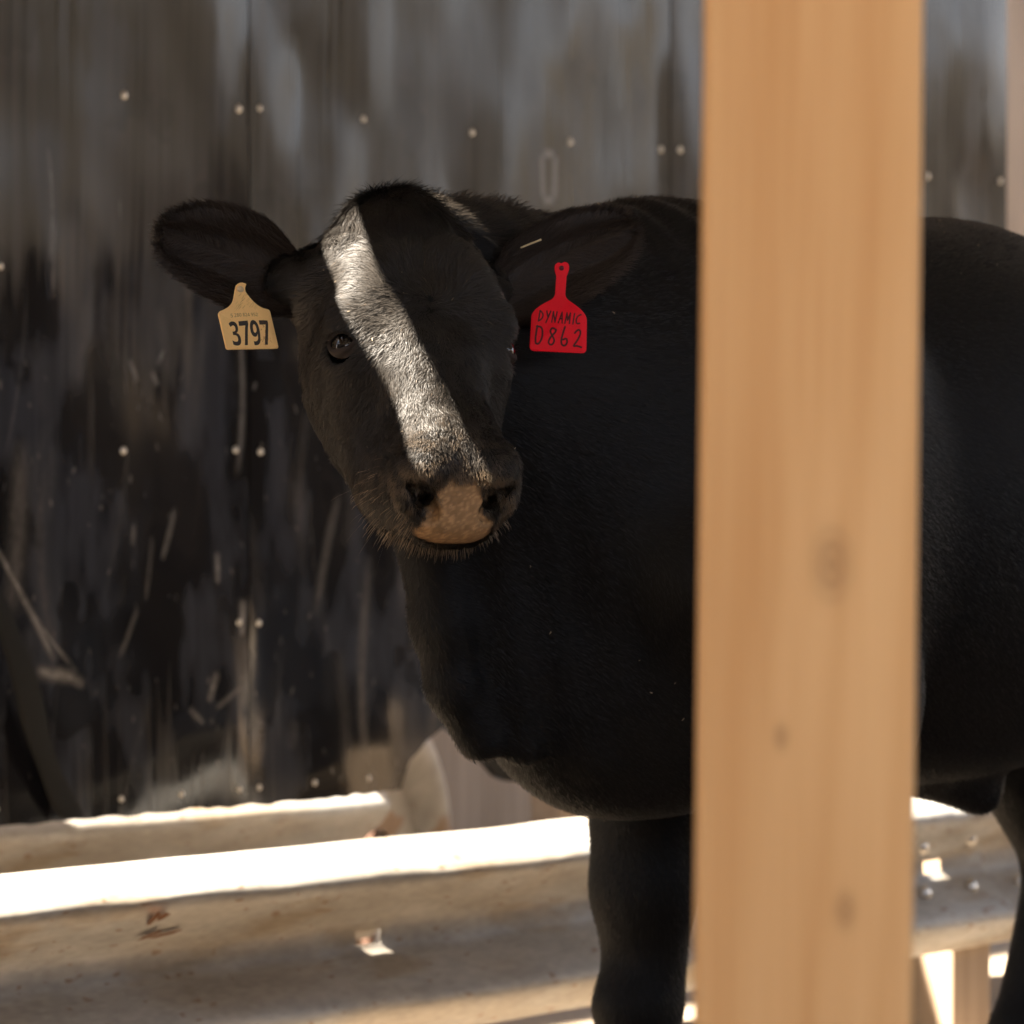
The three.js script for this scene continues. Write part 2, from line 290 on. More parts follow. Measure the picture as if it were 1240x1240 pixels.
// a screw: hex-ish domed head with a washer
const screwGeo = (() => { const p = [[0, 0.0075], [0.0035, 0.007], [0.0055, 0.0055], [0.006, 0.003], [0.0095, 0.0022], [0.0098, 0], [0, 0]].map(([x, y]) => new THREE.Vector2(x, y)); const g = new THREE.LatheGeometry(p, 10); g.rotateX(Math.PI / 2); return g; })();
const panelDefs = [[-1, 'dark grimy wall panel with pale rub marks behind the pale ear tag'], [0, 'dark wall panel behind the head and neck of the cow'], [1, 'dark wall panel behind the back of the cow, at the end of the wall'], [-2, 'dark wall panel nearest the added plank gate']];
const ripple = std({});
for (const [k, label] of panelDefs) {
  const s0 = k * 1.22;
  const g = group('wall_panel', alley(s0, panelBottom, 0), TH);
  tag(g, label, 'wall panel', 'dark panels of the wall');
  const NX = 48, NY = 64, pos = [], uv = [], idx = [];
  const bottomEdge = (s) => 0.006 * (fbm(s * 40, 2, 0, 3) - 0.5) * 2 + (k === 0 && s > 0.40 && s < 0.72 ? 0.12 * Math.pow(Math.max(0, 1 - Math.abs((s - 0.53 + 0.11 * 0) / 0.16)), 0.8) * (s < 0.42 ? ss(0.40, 0.42, s) : 1) : 0);
  const warp = (s, y) => { // the sheet bows a few millimetres between its screws
    const b = 0.010 * (fbm(s * 1.7 + 4, y * 1.5 + k, 1, 2) - 0.5) + 0.0035 * (fbm(s * 6 + 2, y * 4, 2 + k, 2) - 0.5);
    const u = clamp((s - s0) / panelW), v = clamp(y / panelH);
    return b * 2.6 * Math.pow(clamp(16 * u * (1 - u)), 0.5) * Math.min(1, 12 * v);
  };
  for (let sd = 0; sd < 2; sd++) for (let i = 0; i <= NX; i++) for (let j = 0; j <= NY; j++) {
    const u = i / NX * panelW, s = s0 + u, yb = bottomEdge(s), y = mix(yb, panelH, Math.pow(j / NY, 1));
    pos.push(u, y, (sd ? -0.016 : 0) + warp(s, y)); uv.push(i / NX, y / panelH);
  }
  const off = (NX + 1) * (NY + 1), id = (i, j) => i * (NY + 1) + j;
  for (let i = 0; i < NX; i++) for (let j = 0; j < NY; j++) { const a = id(i, j), b = id(i + 1, j), c = id(i, j + 1), d = id(i + 1, j + 1); idx.push(a, b, c, b, d, c, off + a, off + c, off + b, off + b, off + c, off + d); }
  const rim = (a, b) => { const o = pos.length / 3; for (const q of [a, off + a, b, off + b]) { pos.push(pos[q * 3], pos[q * 3 + 1], pos[q * 3 + 2]); uv.push(uv[q * 2], uv[q * 2 + 1]); } idx.push(o, o + 1, o + 2, o + 2, o + 1, o + 3); };
  for (let i = 0; i < NX; i++) { rim(id(i + 1, 0), id(i, 0)); rim(id(i, NY), id(i + 1, NY)); }
  for (let j = 0; j < NY; j++) { rim(id(0, j), id(0, j + 1)); rim(id(NX, j + 1), id(NX, j)); }
  const geo = new THREE.BufferGeometry(); geo.setAttribute('position', new THREE.Float32BufferAttribute(pos, 3)); geo.setAttribute('uv', new THREE.Float32BufferAttribute(uv, 2)); geo.setIndex(idx); geo.computeVertexNormals();
  const [map, rough] = panelTexture(s0, k + 1);
  mesh('sheet', geo, std({ map, roughness: 1, roughnessMap: rough, bumpMap: map, bumpScale: 0.0005, ior: 1.46, specularIntensity: 0.8 }), g);
  const rows = [1.745, 1.44, 1.135, 0.83, 2.05], cols = [0.024, 0.305, 0.61, 0.905, 1.19];
  for (const y of rows) for (const c of cols) {
    if ((k === -1 && c === 0.61 && y !== 1.44) || (k === -1 && c === 0.905 && (y === 1.44 || y === 0.83)) || (k === 0 && c === 0.305 && y === 0.83) || y === 2.05) continue;
    const sc = mesh('screw', screwGeo, M.bolt, g); const yy = y + rr(-0.004, 0.004); sc.position.set(c, yy - panelBottom, warp(s0 + c, yy - panelBottom)); sc.rotation.z = rr(0, 3); sc.scale.setScalar(rr(0.62, 0.8));
  }
  for (let q = 0; q < 9; q++) { const c = 0.024 + q * 0.1458, b = bottomEdge(s0 + c); if (b > 0.03) continue; const sc = mesh('screw', screwGeo, M.bolt, g); sc.position.set(c, 0.03, warp(s0 + c, 0.03)); sc.scale.setScalar(0.58); }
}
// frame behind the panels
for (const a of [-2.44, -1.0, 0.34, 1.22, 2.41]) {
  const g = group('wall_stud', alley(a, 0, -0.30), TH); tag(g, ['timber stud of the dark wall nearest the added plank gate', 'timber stud behind the grimy panel with pale rub marks', 'timber stud behind the panel that backs the head of the cow', 'timber stud behind the panel joint above the cow', 'timber stud at the open end of the dark wall'][[-2.44, -1.0, 0.34, 1.22, 2.41].indexOf(a)], 'stud');
  mesh('shaft', bentBox(0.06, 2.33, 0.085, 0.004), M.old, g).position.y = 1.165;
  const sp = mesh('spacer', bentBox(0.05, 1.6, 0.22, 0.004), M.old, g); sp.position.set(0, 1.45, 0.153);
}
{ // a curved black strip on the lower left of the wall
  const pts = [[-0.72, 0.98], [-0.645, 0.87], [-0.59, 0.76], [-0.545, 0.65], [-0.49, 0.56], [-0.455, 0.512]];
  const c = new THREE.CatmullRomCurve3(pts.map(([s, y], i) => alley(s, y, 0.03 + 0.012 * Math.sin(i))));
  const N = 40, pos = [], idx = [], wv = alley(1, 0, 0).sub(alley(0, 0, 0)), nv = alley(0, 0, 1).sub(alley(0, 0, 0));
  for (let i = 0; i <= N; i++) { const p = c.getPoint(i / N), hw = 0.028 + 0.003 * Math.sin(i * 0.4); for (const [x, z] of [[-1, 0], [-0.8, 0.006], [0.8, 0.006], [1, 0], [0.8, -0.003], [-0.8, -0.003]]) pos.push(p.x + wv.x * x * hw + nv.x * z, p.y, p.z + wv.z * x * hw + nv.z * z); }
  for (let i = 0; i < N; i++) for (let k = 0; k < 6; k++) { const a = i * 6 + k, b = i * 6 + (k + 1) % 6; idx.push(a, a + 6, b, b, a + 6, b + 6); }
  const g = new THREE.BufferGeometry(); g.setAttribute('position', new THREE.Float32BufferAttribute(pos, 3)); g.setIndex(idx); g.computeVertexNormals();
  tag(mesh('black_strip', g, std({ color: lin(0.009, 0.009, 0.009), roughness: 0.85, specularIntensity: 0.4 })), 'black strip curving down the wall to its lower edge', 'strip');
}

// ---------------------------------------------------------------- guardrails
const galvTex = tex(1024, 512, (i, j) => {
  const u = i / 256, v = j / 512 * 0.4; // four metres by 0.4
  const a = fbm(u * 9, v * 30, 1, 4), b = fbm(u * 60, v * 160, 2, 3), c = fbm(u * 3, v * 8, 4, 3), st = ss(0.55, 0.75, fbm(u * 5, v * 14, 8, 4)), sp = ss(0.74, 0.8, fbm(u * 40, v * 90, 12, 3));
  const k = 0.82 + 0.35 * (a - 0.5) + 0.3 * (b - 0.5);
  const z = [0.50, 0.475, 0.435].map((x) => x * k), d = [0.36, 0.27, 0.17], r = [0.22, 0.12, 0.055];
  return [0, 1, 2].map((q) => mix(mix(mix(z[q], d[q] * k, 0.45 * ss(0.4, 0.7, c)), d[q] * k, st * 0.6), r[q], sp * 0.7));
});
M.galv = std({ map: galvTex, roughness: 0.55, metalness: 0.15, bumpMap: galvTex, bumpScale: 0.0008 });
M.rust = std({ color: lin(0.16, 0.07, 0.03), roughness: 0.9 });
function railGeometry(len, slots, seedZ, dents = 1) {
  const rows = []; for (let i = 0; i <= 17; i++) rows.push(-0.145 * i / 17);
  const half = rows.map((y) => [0.0415 + 0.0415 * Math.cos(2 * Math.PI * (-y - 0.059) / 0.194), y]);
  const prof = [...half, ...half.slice().reverse().map(([n, y]) => [n, -0.312 - y])], slotRow = half.length - 1;
  // rows of the profile; the slot sits between -0.145 and -0.167
  const us = new Set(); for (let i = 0; i <= len / 0.04; i++) us.add(+(i * 0.04).toFixed(4)); us.add(len);
  for (const s of slots) { us.add(s - 0.03); us.add(s + 0.03); }
  const U = [...us].sort((a, b) => a - b).filter((u) => slots.every((s) => !(u > s - 0.03 && u < s + 0.03)));
  const R = prof.length, pos = [], idx = [], uv = [];
  const arc = [0]; for (let k = 1; k < R; k++) arc[k] = arc[k - 1] + Math.hypot(prof[k][0] - prof[k - 1][0], prof[k][1] - prof[k - 1][1]);
  for (let sd = 0; sd < 2; sd++) for (let i = 0; i < U.length; i++) for (let k = 0; k < R; k++) {
    const [n, y] = prof[k], u = U[i];
    const q = Math.max(0, k - 1), q2 = Math.min(R - 1, k + 1); let tx = prof[q2][0] - prof[q][0], ty = prof[q2][1] - prof[q][1]; const L = Math.hypot(tx, ty); tx /= L; ty /= L;
    const off = sd ? -0.0035 : 0;
    const w = dents * (0.010 * (fbm(u * 2.2, k * 0.06, seedZ, 3) - 0.5) + 0.006 * (fbm(u * 9, k * 0.18, seedZ + 2, 2) - 0.5));
    const dip = dents * 0.008 * (fbm(u * 1.6, 3, seedZ + 5, 3) - 0.5) * 2;
    pos.push(u, y + dip + off * tx, n + w - off * ty * -1); uv.push(u / 4, arc[k] / 0.4);
  }
  const id = (i, k) => i * R + k, O = U.length * R;
  const open = (i, k) => k === slotRow && slots.some((s) => Math.abs((U[i] + U[i + 1]) / 2 - s) < 0.031);
  for (let i = 0; i < U.length - 1; i++) for (let k = 0; k < R - 1; k++) {
    const a = id(i, k), b = id(i + 1, k), c = id(i, k + 1), d = id(i + 1, k + 1);
    if (open(i, k)) { for (const [p, q] of [[a, b], [b, d], [d, c], [c, a]]) idx.push(p, O + p, q, q, O + p, O + q); continue; }
    idx.push(a, c, b, b, c, d, O + a, O + b, O + c, O + b, O + d, O + c);
  }
  for (let i = 0; i < U.length - 1; i++) for (const k of [0, R - 1]) { const a = id(i, k), b = id(i + 1, k); idx.push(a, b, O + a, b, O + b, O + a); }
  for (const i of [0, U.length - 1]) for (let k = 0; k < R - 1; k++) { const a = id(i, k), b = id(i, k + 1); idx.push(a, O + a, b, b, O + a, O + b); }
  const g = new THREE.BufferGeometry(); g.setAttribute('position', new THREE.Float32BufferAttribute(pos, 3)); g.setAttribute('uv', new THREE.Float32BufferAttribute(uv, 2)); g.setIndex(idx); g.computeVertexNormals();
  return g;
}
const boltGeo = (() => { const p = [[0, 0.013], [0.008, 0.0115], [0.0135, 0.007], [0.0155, 0.002], [0.0155, 0], [0, 0]].map(([x, y]) => new THREE.Vector2(x, y)); const g = new THREE.LatheGeometry(p, 16); g.rotateX(Math.PI / 2); return g; })();
function guardrail(name, a0, len, n, top, slots, label, opts = {}) {
  const g = group(name, alley(a0, top, n), TH); tag(g, label, 'guardrail', opts.group);
  mesh('beam', railGeometry(len, slots, opts.seed ?? 1, opts.dents ?? 1), opts.mat ?? M.galv, g);
  for (const [u, y, z] of opts.bolts ?? []) mesh('bolt', boltGeo, M.bolt, g).position.set(u, y, z);
  return g;
}
{
  const g = guardrail('guardrail', -2.6, 3.72, 0.80, 0.532, [2.02, 3.56], 'galvanised corrugated guardrail with a sunlit white top edge behind the front leg', { group: 'guardrails of the alley', seed: 3, dents: 1.6, bolts: [[3.49, -0.115, 0.034], [3.64, -0.11, 0.038], [3.49, -0.2, 0.04], [3.64, -0.2, 0.04]] });
  // rust scribbles on the near face
  for (const [u, y, w, h, r] of [[1.476, -0.076, 0.007, 0.02, 0.1], [1.494, -0.075, 0.010, 0.013, 0], [1.497, -0.105, 0.022, 0.007, 0.6], [1.53, -0.106, 0.03, 0.006, 0.25]]) {
    const q = new THREE.CircleGeometry(1, 12), p = q.attributes.position; for (let i = 1; i < p.count; i++) { const k = rr(0.7, 1.15); p.setXY(i, p.getX(i) * k, p.getY(i) * k); }
    const m = mesh('rust_stain', q, M.rust, g); m.scale.set(w, h, 1); m.rotation.set(0.93, 0, r); m.position.set(u, y, 0.0835 - Math.max(0, (-0.072 - y)) * 1.05 + 0.003);
  }
  const g2 = guardrail('guardrail', 1.02, 2.6, 0.793, 0.528, [0.06, 1.6], 'galvanised guardrail length lapped behind the next one, below the belly of the cow', { group: 'guardrails of the alley', seed: 9, bolts: [[0.2, -0.115, 0.034], [0.2, -0.2, 0.04]] });
  g2.rotation.y = TH + 0.03;
  const g3 = guardrail('guardrail', -2.2, 2.66, -0.16, 0.532, [], 'dusty guardrail low behind the dark wall, only its top edge lit', { group: 'guardrails of the alley', seed: 15, dents: 0.8 });
  const posts = [[-2.1, 0.73, 0.60, 'timber guardrail post nearest the added plank gate', 'post'], [1.16, 0.70, 0.56, 'timber guardrail post behind the lapped rail ends', 'post'], [3.3, 0.70, 0.56, 'timber guardrail post at the far end of the rail', 'post'], [-1.9, -0.25, 0.5, 'timber post of the low rail behind the wall', 'post']];
  for (const [a, n, h, label, cat] of posts) { const p = group('rail_post', alley(a, 0, n), TH); tag(p, label, cat, 'guardrail posts'); mesh('shaft', bentBox(0.13, h, 0.13, 0.008), M.old, p).position.y = h / 2; }
  const ip = group('iron_stake', alley(0.47, 0, -0.15), TH); tag(ip, 'rusty iron stake at the end of the low rail behind the wall', 'stake');
  mesh('shaft', new THREE.CylinderGeometry(0.011, 0.013, 0.6, 10), std({ color: lin(0.10, 0.05, 0.03), roughness: 0.8 }), ip).position.y = 0.3; ip.rotation.z = -0.05;
}
{ // a pale old tyre and a stone lying behind the wall
  const t = group('old_tyre', alley(1.0, 0.31, -0.62), TH + 0.35); tag(t, 'dusty pale old tyre leaning behind the broken edge of the dark wall', 'tyre');
  const p = []; for (let i = 0; i <= 20; i++) { const q = i / 20 * Math.PI * 2; p.push(new THREE.Vector2(0.235 + 0.085 * Math.cos(q), 0.09 * Math.sin(q))); }
  const g = new THREE.LatheGeometry(p, 48); g.rotateX(Math.PI / 2);
  const tx = tex(256, 128, (i, j) => { const v = 0.28 + 0.25 * fbm(i / 9, j / 9, 5), r = ss(0.55, 0.65, fbm(i / 30, j / 30, 9)); return [mix(v, 0.30, r * 0.7), mix(v * 0.94, 0.17, r * 0.7), mix(v * 0.85, 0.08, r * 0.7)]; });
  mesh('casing', g, std({ map: tx, roughness: 0.9 }), t);
  const p2 = [[0.05, -0.03], [0.155, -0.045], [0.16, 0.045], [0.05, 0.03]].map(([x, y]) => new THREE.Vector2(x, y)); const g2 = new THREE.LatheGeometry(p2, 36); g2.rotateX(Math.PI / 2);
  mesh('rim', g2, std({ map: tx, roughness: 0.8 }), t);
  for (const [a, n, r, label] of [[0.30, -0.55, 0.17, 'pale dusty boulder behind the broken edge of the dark wall'], [0.62, -1.1, 0.24, 'larger pale boulder farther behind the dark wall']]) {
    const ig = new THREE.IcosahedronGeometry(1, 4), q = ig.attributes.position, v = new THREE.Vector3();
    for (let i = 0; i < q.count; i++) { v.fromBufferAttribute(q, i); const k = 0.8 + 0.45 * fbm(v.x * 1.6 + a * 9, v.y * 1.6, v.z * 1.6 + 5, 3); q.setXYZ(i, v.x * k, v.y * k * 0.9, v.z * k); }
    ig.computeVertexNormals();
    const b = mesh('boulder', ig, std({ color: lin(0.34, 0.29, 0.22), roughness: 0.95 })); b.scale.setScalar(r); b.position.copy(alley(a, r * 0.72, n)); tag(b, label, 'boulder', 'boulders behind the wall');
  }
}

// ---------------------------------------------------------------- signed distance modelling
const smin = (a, b, k) => { const h = Math.max(k - Math.abs(a - b), 0) / k; return Math.min(a, b) - h * h * k * 0.25; };
const smax = (a, b, k) => -smin(-a, -b, k);
const ell = (x, y, z, a, b, c) => { const k0 = Math.hypot(x / a, y / b, z / c), k1 = Math.hypot(x / (a * a), y / (b * b), z / (c * c)); return k1 < 1e-9 ? -Math.min(a, b, c) : k0 * (k0 - 1) / k1; };
const cap = (x, y, z, a, b) => { // a, b: [x, y, z, r]
  const bx = b[0] - a[0], by = b[1] - a[1], bz = b[2] - a[2], px = x - a[0], py = y - a[1], pz = z - a[2];
  const t = clamp((px * bx + py * by + pz * bz) / (bx * bx + by * by + bz * bz));
  return Math.hypot(px - bx * t, py - by * t, pz - bz * t) - mix(a[3], b[3], t);
};
function surfaceNets(f, lo, hi, cell) {
  const n = [0, 1, 2].map((k) => Math.ceil((hi[k] - lo[k]) / cell) + 1), [nx, ny, nz] = n, F = new Float32Array(nx * ny * nz).fill(1), at = (i, j, k) => (k * ny + j) * nx + i;
  const B = 6;
  for (let K = 0; K < nz; K += B) for (let J = 0; J < ny; J += B) for (let I = 0; I < nx; I += B) {
    const c = f(lo[0] + (I + B / 2) * cell, lo[1] + (J + B / 2) * cell, lo[2] + (K + B / 2) * cell), skip = Math.abs(c) > B * cell * 1.9;
    for (let k = K; k < Math.min(K + B, nz); k++) for (let j = J; j < Math.min(J + B, ny); j++) for (let i = I; i < Math.min(I + B, nx); i++) F[at(i, j, k)] = skip ? c : f(lo[0] + i * cell, lo[1] + j * cell, lo[2] + k * cell);
  }
  const id = new Int32Array(nx * ny * nz).fill(-1), pos = [], idx = [];
  const E = [[0, 1], [2, 3], [4, 5], [6, 7], [0, 2], [1, 3], [4, 6], [5, 7], [0, 4], [1, 5], [2, 6], [3, 7]];
  for (let k = 0; k < nz - 1; k++) for (let j = 0; j < ny - 1; j++) for (let i = 0; i < nx - 1; i++) {
    const v = []; let neg = 0; for (let q = 0; q < 8; q++) { v[q] = F[at(i + (q & 1), j + ((q >> 1) & 1), k + (q >> 2))]; if (v[q] < 0) neg++; }
    if (neg === 0 || neg === 8) continue;
    let x = 0, y = 0, z = 0, m = 0;
    for (const [a, b] of E) if ((v[a] < 0) !== (v[b] < 0)) { const t = v[a] / (v[a] - v[b]); x += mix(a & 1, b & 1, t); y += mix((a >> 1) & 1, (b >> 1) & 1, t); z += mix(a >> 2, b >> 2, t); m++; }
    id[at(i, j, k)] = pos.length / 3; pos.push(lo[0] + (i + x / m) * cell, lo[1] + (j + y / m) * cell, lo[2] + (k + z / m) * cell);
  }
  const quad = (a, b, c, d, flip) => { if (a < 0 || b < 0 || c < 0 || d < 0) return; if (flip) idx.push(a, c, b, a, d, c); else idx.push(a, b, c, a, c, d); };
  for (let k = 1; k < nz - 1; k++) for (let j = 1; j < ny - 1; j++) for (let i = 1; i < nx - 1; i++) {
    const s = F[at(i, j, k)] < 0;
    if (s !== (F[at(i + 1, j, k)] < 0)) quad(id[at(i, j - 1, k - 1)], id[at(i, j, k - 1)], id[at(i, j, k)], id[at(i, j - 1, k)], !s);
    if (s !== (F[at(i, j + 1, k)] < 0)) quad(id[at(i - 1, j, k - 1)], id[at(i - 1, j, k)], id[at(i, j, k)], id[at(i, j, k - 1)], !s);
    if (s !== (F[at(i, j, k + 1)] < 0)) quad(id[at(i - 1, j - 1, k)], id[at(i, j - 1, k)], id[at(i, j, k)], id[at(i - 1, j, k)], !s);
  }
  const P = new Float32Array(pos), N = new Float32Array(P.length), e = cell * 0.6;
  for (let q = 0; q < P.length; q += 3) {
    const [x, y, z] = [P[q], P[q + 1], P[q + 2]], gx = f(x + e, y, z) - f(x - e, y, z), gy = f(x, y + e, z) - f(x, y - e, z), gz = f(x, y, z + e) - f(x, y, z - e), L = Math.hypot(gx, gy, gz) || 1;
    N[q] = gx / L; N[q + 1] = gy / L; N[q + 2] = gz / L;
  }
  return { P, N, idx };
}

// ---------------------------------------------------------------- the cow
// body frame: x to the tail, y up, z to the camera side. head frame: x to the picture's right, y from muzzle to poll, z out of the forehead.
const COW = new THREE.Vector3(0.236, 0, -5.3);
const headPhi = THREE.MathUtils.degToRad(22), headTau = THREE.MathUtils.degToRad(32), headRoll = THREE.MathUtils.degToRad(-1.5);
const headQ = new THREE.Quaternion().setFromEuler(new THREE.Euler(0, headPhi, 0)).multiply(new THREE.Quaternion().setFromEuler(new THREE.Euler(-headTau, 0, 0))).multiply(new THREE.Quaternion().setFromEuler(new THREE.Euler(0, 0, headRoll)));
const cowTurn = new THREE.Matrix4().makeRotationY(TH).setPosition(COW), cowInv = cowTurn.clone().invert();
const headWorld = new THREE.Matrix4().compose(new THREE.Vector3(-0.083, 1.250, -4.70), headQ, new THREE.Vector3(1, 1, 1));
const headToBody = cowInv.clone().multiply(headWorld), bodyToHead = headToBody.clone().invert();

const EYE = [0.0925, 0.016, -0.046], EYER = 0.0195;
const eyeE = new THREE.Vector3(0.74, -0.04, 0.67).normalize(), eyeT = new THREE.Vector3(0.62, 0.26, -0.74).normalize(), eyeU = new THREE.Vector3().crossVectors(eyeE, eyeT).normalize(); if (eyeU.y < 0) eyeU.negate();
eyeT.crossVectors(eyeU, eyeE).normalize(); if (eyeT.x < 0) eyeT.negate();
let socket = false;
const boxy = (x, y, z, a, b, c, p) => (Math.pow(Math.pow(Math.abs(x) / a, p) + Math.pow(Math.abs(y) / b, p) + Math.pow(Math.abs(z) / c, p), 1 / p) - 1) * Math.min(a, b, c);
// plane of the nose pad: origin, down along it, outward
const NP = [0, -0.197, -0.029], nose = (y, z) => [-0.866 * (y - NP[1]) - 0.5 * (z - NP[2]), -0.5 * (y - NP[1]) + 0.866 * (z - NP[2])];
const nostrilA = [0.034, -0.2065, -0.039, 0.0105], nostrilB = [0.050, -0.184, -0.018, 0.0095], nostrilC = [0.060, -0.178, -0.030, 0.005];
function headSDF(X, y, z) {
  const x = Math.abs(X);
  let d = ell(x, y - 0.105, z + 0.105, 0.094, 0.112, 0.090);
  d = smin(d, boxy(x, y - 0.085, z + 0.064, 0.088, 0.118, 0.056, 2.6), 0.03);
  d = smin(d, ell(x - 0.074, y - 0.018, z + 0.070, 0.034, 0.046, 0.046), 0.035);
  d = smin(d, cap(x, y, z, [0.034, 0.112, -0.028, 0.024], [0.083, 0.048, -0.036, 0.018]), 0.035);
  d = smin(d, ell(x - 0.054, y - 0.084, z + 0.028, 0.025, 0.042, 0.028), 0.02);
  d = smin(d, cap(x, y, z, [0, 0.02, -0.062, 0.055], [0, -0.135, -0.056, 0.046]), 0.04);
  d = smin(d, cap(x, y, z, [0.022, -0.01, -0.032, 0.026], [0.019, -0.130, -0.031, 0.025]), 0.03);
  d = smin(d, cap(x, y, z, [0.056, 0.03, -0.130, 0.044], [0.044, -0.115, -0.110, 0.034]), 0.05);
  d = smin(d, ell(x - 0.060, y - 0.02, z + 0.126, 0.031, 0.085, 0.066), 0.04);
  d = smin(d, cap(x, y, z, [0.050, 0.03, -0.190, 0.030], [0.030, -0.135, -0.132, 0.027]), 0.045);
  // muzzle
  let m = boxy(x, y + 0.158, z + 0.055, 0.064, 0.067, 0.060, 2.8);
  m = smin(m, ell(x - 0.044, y + 0.168, z + 0.034, 0.028, 0.034, 0.032), 0.02);
  m = smax(m, nose(y, z)[1] - 0.002, 0.016);
  m = smin(m, ell(x - 0.044, y + 0.164, z + 0.009, 0.024, 0.025, 0.019), 0.014);
  m = smin(m, ell(x - 0.056, y + 0.176, z + 0.040, 0.014, 0.022, 0.020), 0.012);
  m = smin(m, ell(x, y + 0.172, z + 0.100, 0.044, 0.033, 0.034), 0.008);
  m = smin(m, ell(x - 0.045, y + 0.140, z + 0.096, 0.026, 0.045, 0.035), 0.03);
  d = smin(d, m, 0.035);
  d = smin(d, ell(x, y - 0.198, z + 0.064, 0.050, 0.034, 0.044), 0.02);
  d = smin(d, ell(x, y - 0.176, z + 0.030, 0.040, 0.032, 0.026), 0.014);
  d = smin(d, ell(x, y - 0.08, z + 0.18, 0.070, 0.12, 0.085), 0.06);
  // ear roots
  d = smin(d, cap(x, y, z, [0.070, 0.130, -0.105, 0.040], [0.118, 0.148, -0.112, 0.026]), 0.045);
  // nostrils: comma shaped hollows running inwards
  const nz = Math.min(cap(x, y, z, nostrilA, nostrilB), cap(x, y, z, nostrilB, nostrilC), cap(x, y, z, [0.040, -0.197, -0.029, 0.0105], [0.034, -0.172, -0.058, 0.009]));
  d = smax(d, -nz, 0.008);
  // philtrum and mouth
  d = smax(d, -Math.min(cap(x, y, z, [0, -0.2105, -0.0775, 0.0034], [0.036, -0.197, -0.0805, 0.0034]), cap(x, y, z, [0.036, -0.197, -0.0805, 0.0034], [0.070, -0.140, -0.086, 0.003])), 0.008);
  // eye socket, once the eye has its place
  if (socket) { const dl = Math.hypot(x - EYE[0], y - EYE[1], z - EYE[2]); if (dl < 0.05) d = smax(d, -(dl - 0.0225), 0.003); }
  return d;
}
function bodySDF(x, y, z) {
  const az = Math.abs(z);
  let d = ell(x - 0.48, y - 1.05, z, 0.62, 0.375, 0.335);
  d = smin(d, ell(x + 0.08, y - 1.03, z, 0.30, 0.36, 0.26), 0.12);
  d = smin(d, cap(x, y, z, [-0.08, 1.315, 0, 0.10], [0.55, 1.300, 0, 0.10]), 0.10);
  d = smin(d, ell(x - 1.10, y - 1.10, z, 0.36, 0.335, 0.29), 0.12);
  d = smin(d, cap(x, y, z, [0.55, 1.303, 0, 0.09], [1.15, 1.355, 0, 0.08]), 0.10);
  d = smin(d, cap(x, y, az, [0.86, 1.30, 0.20, 0.05], [1.25, 1.20, 0.16, 0.08]), 0.10);
  d = smin(d, ell(x - 0.02, y - 1.08, az - 0.175, 0.19, 0.30, 0.115), 0.05);
  const fx = z > 0 ? x + 0.085 : x;
  d = smin(d, cap(fx, y, az, [-0.14, 0.98, 0.19, 0.09], [0.13, 0.80, 0.185, 0.095]), 0.05);
  // forelegs, the near one a step ahead
  let l = cap(fx, y, az, [0.13, 0.82, 0.178, 0.10], [0.108, 0.55, 0.172, 0.066]);
  l = smin(l, cap(fx, y, az, [0.108, 0.55, 0.172, 0.066], [0.110, 0.46, 0.172, 0.057]), 0.03);
  l = smin(l, ell(fx - 0.096, y - 0.40, az - 0.172, 0.068, 0.060, 0.058), 0.025);
  l = smin(l, cap(fx, y, az, [0.092, 0.36, 0.172, 0.044], [0.10, 0.17, 0.172, 0.036]), 0.03);
  l = smin(l, cap(fx, y, az, [0.10, 0.15, 0.172, 0.046], [0.075, 0.09, 0.172, 0.042]), 0.02);
  l = smin(l, cap(fx, y, az, [0.06, 0.055, 0.172, 0.05], [0.035, 0.045, 0.172, 0.044]), 0.02);
  d = smin(d, l, 0.05);
  // hind legs: the far one stands well forward
  const hx = z < 0 ? x + 0.13 : x - 0.05;
  let h = cap(hx, y, az, [1.22, 1.0, 0.16, 0.18], [1.14, 0.74, 0.19, 0.115]);
  h = smin(h, cap(hx, y, az, [1.16, 0.72, 0.185, 0.10], [1.27, 0.52, 0.18, 0.058]), 0.05);
  h = smin(h, cap(hx, y, az, [1.27, 0.50, 0.18, 0.056], [1.15, 0.26, 0.18, 0.042]), 0.03);
  h = smin(h, cap(hx, y, az, [1.15, 0.26, 0.18, 0.042], [1.12, 0.13, 0.18, 0.046]), 0.03);
  h = smin(h, cap(hx, y, az, [1.10, 0.06, 0.18, 0.052], [1.075, 0.045, 0.18, 0.044]), 0.02);
  d = smin(d, h, 0.06);
  // brisket, dewlap, neck
  d = smin(d, ell(x + 0.205, y - 0.842, z, 0.172, 0.160, 0.125), 0.06);
  const zs = z / 0.74;
  let k = cap(x, y, zs, [0.0, 1.14, 0, 0.26], [-0.32, 1.175, -0.01, 0.19]);
  k = smin(k, cap(x, y, zs, [-0.32, 1.175, -0.01, 0.19], [-0.49, 1.225, -0.035, 0.135]), 0.06) * 0.74;
  d = smin(d, k, 0.09);
  d = smin(d, cap(x, y, z, [-0.02, 1.346, 0, 0.06], [-0.40, 1.344, -0.02, 0.055]), 0.07);
  d = smin(d, cap(x, y, z, [-0.40, 1.348, -0.02, 0.055], [-0.50, 1.372, -0.03, 0.05]), 0.07);
  let w = cap(x, y, z, [-0.475, 1.06, -0.03, 0.06], [-0.468, 0.92, -0.015, 0.036]);
  w = smin(w, cap(x, y, z, [-0.468, 0.92, -0.015, 0.036], [-0.462, 0.845, -0.01, 0.028]), 0.03);
  w = smin(w, cap(x, y, z, [-0.462, 0.845, -0.01, 0.029], [-0.425, 0.782, 0.0, 0.027]), 0.02);
  w = smin(w, cap(x, y, z, [-0.42, 1.05, 0.05, 0.030], [-0.375, 0.775, 0.02, 0.025]), 0.015);
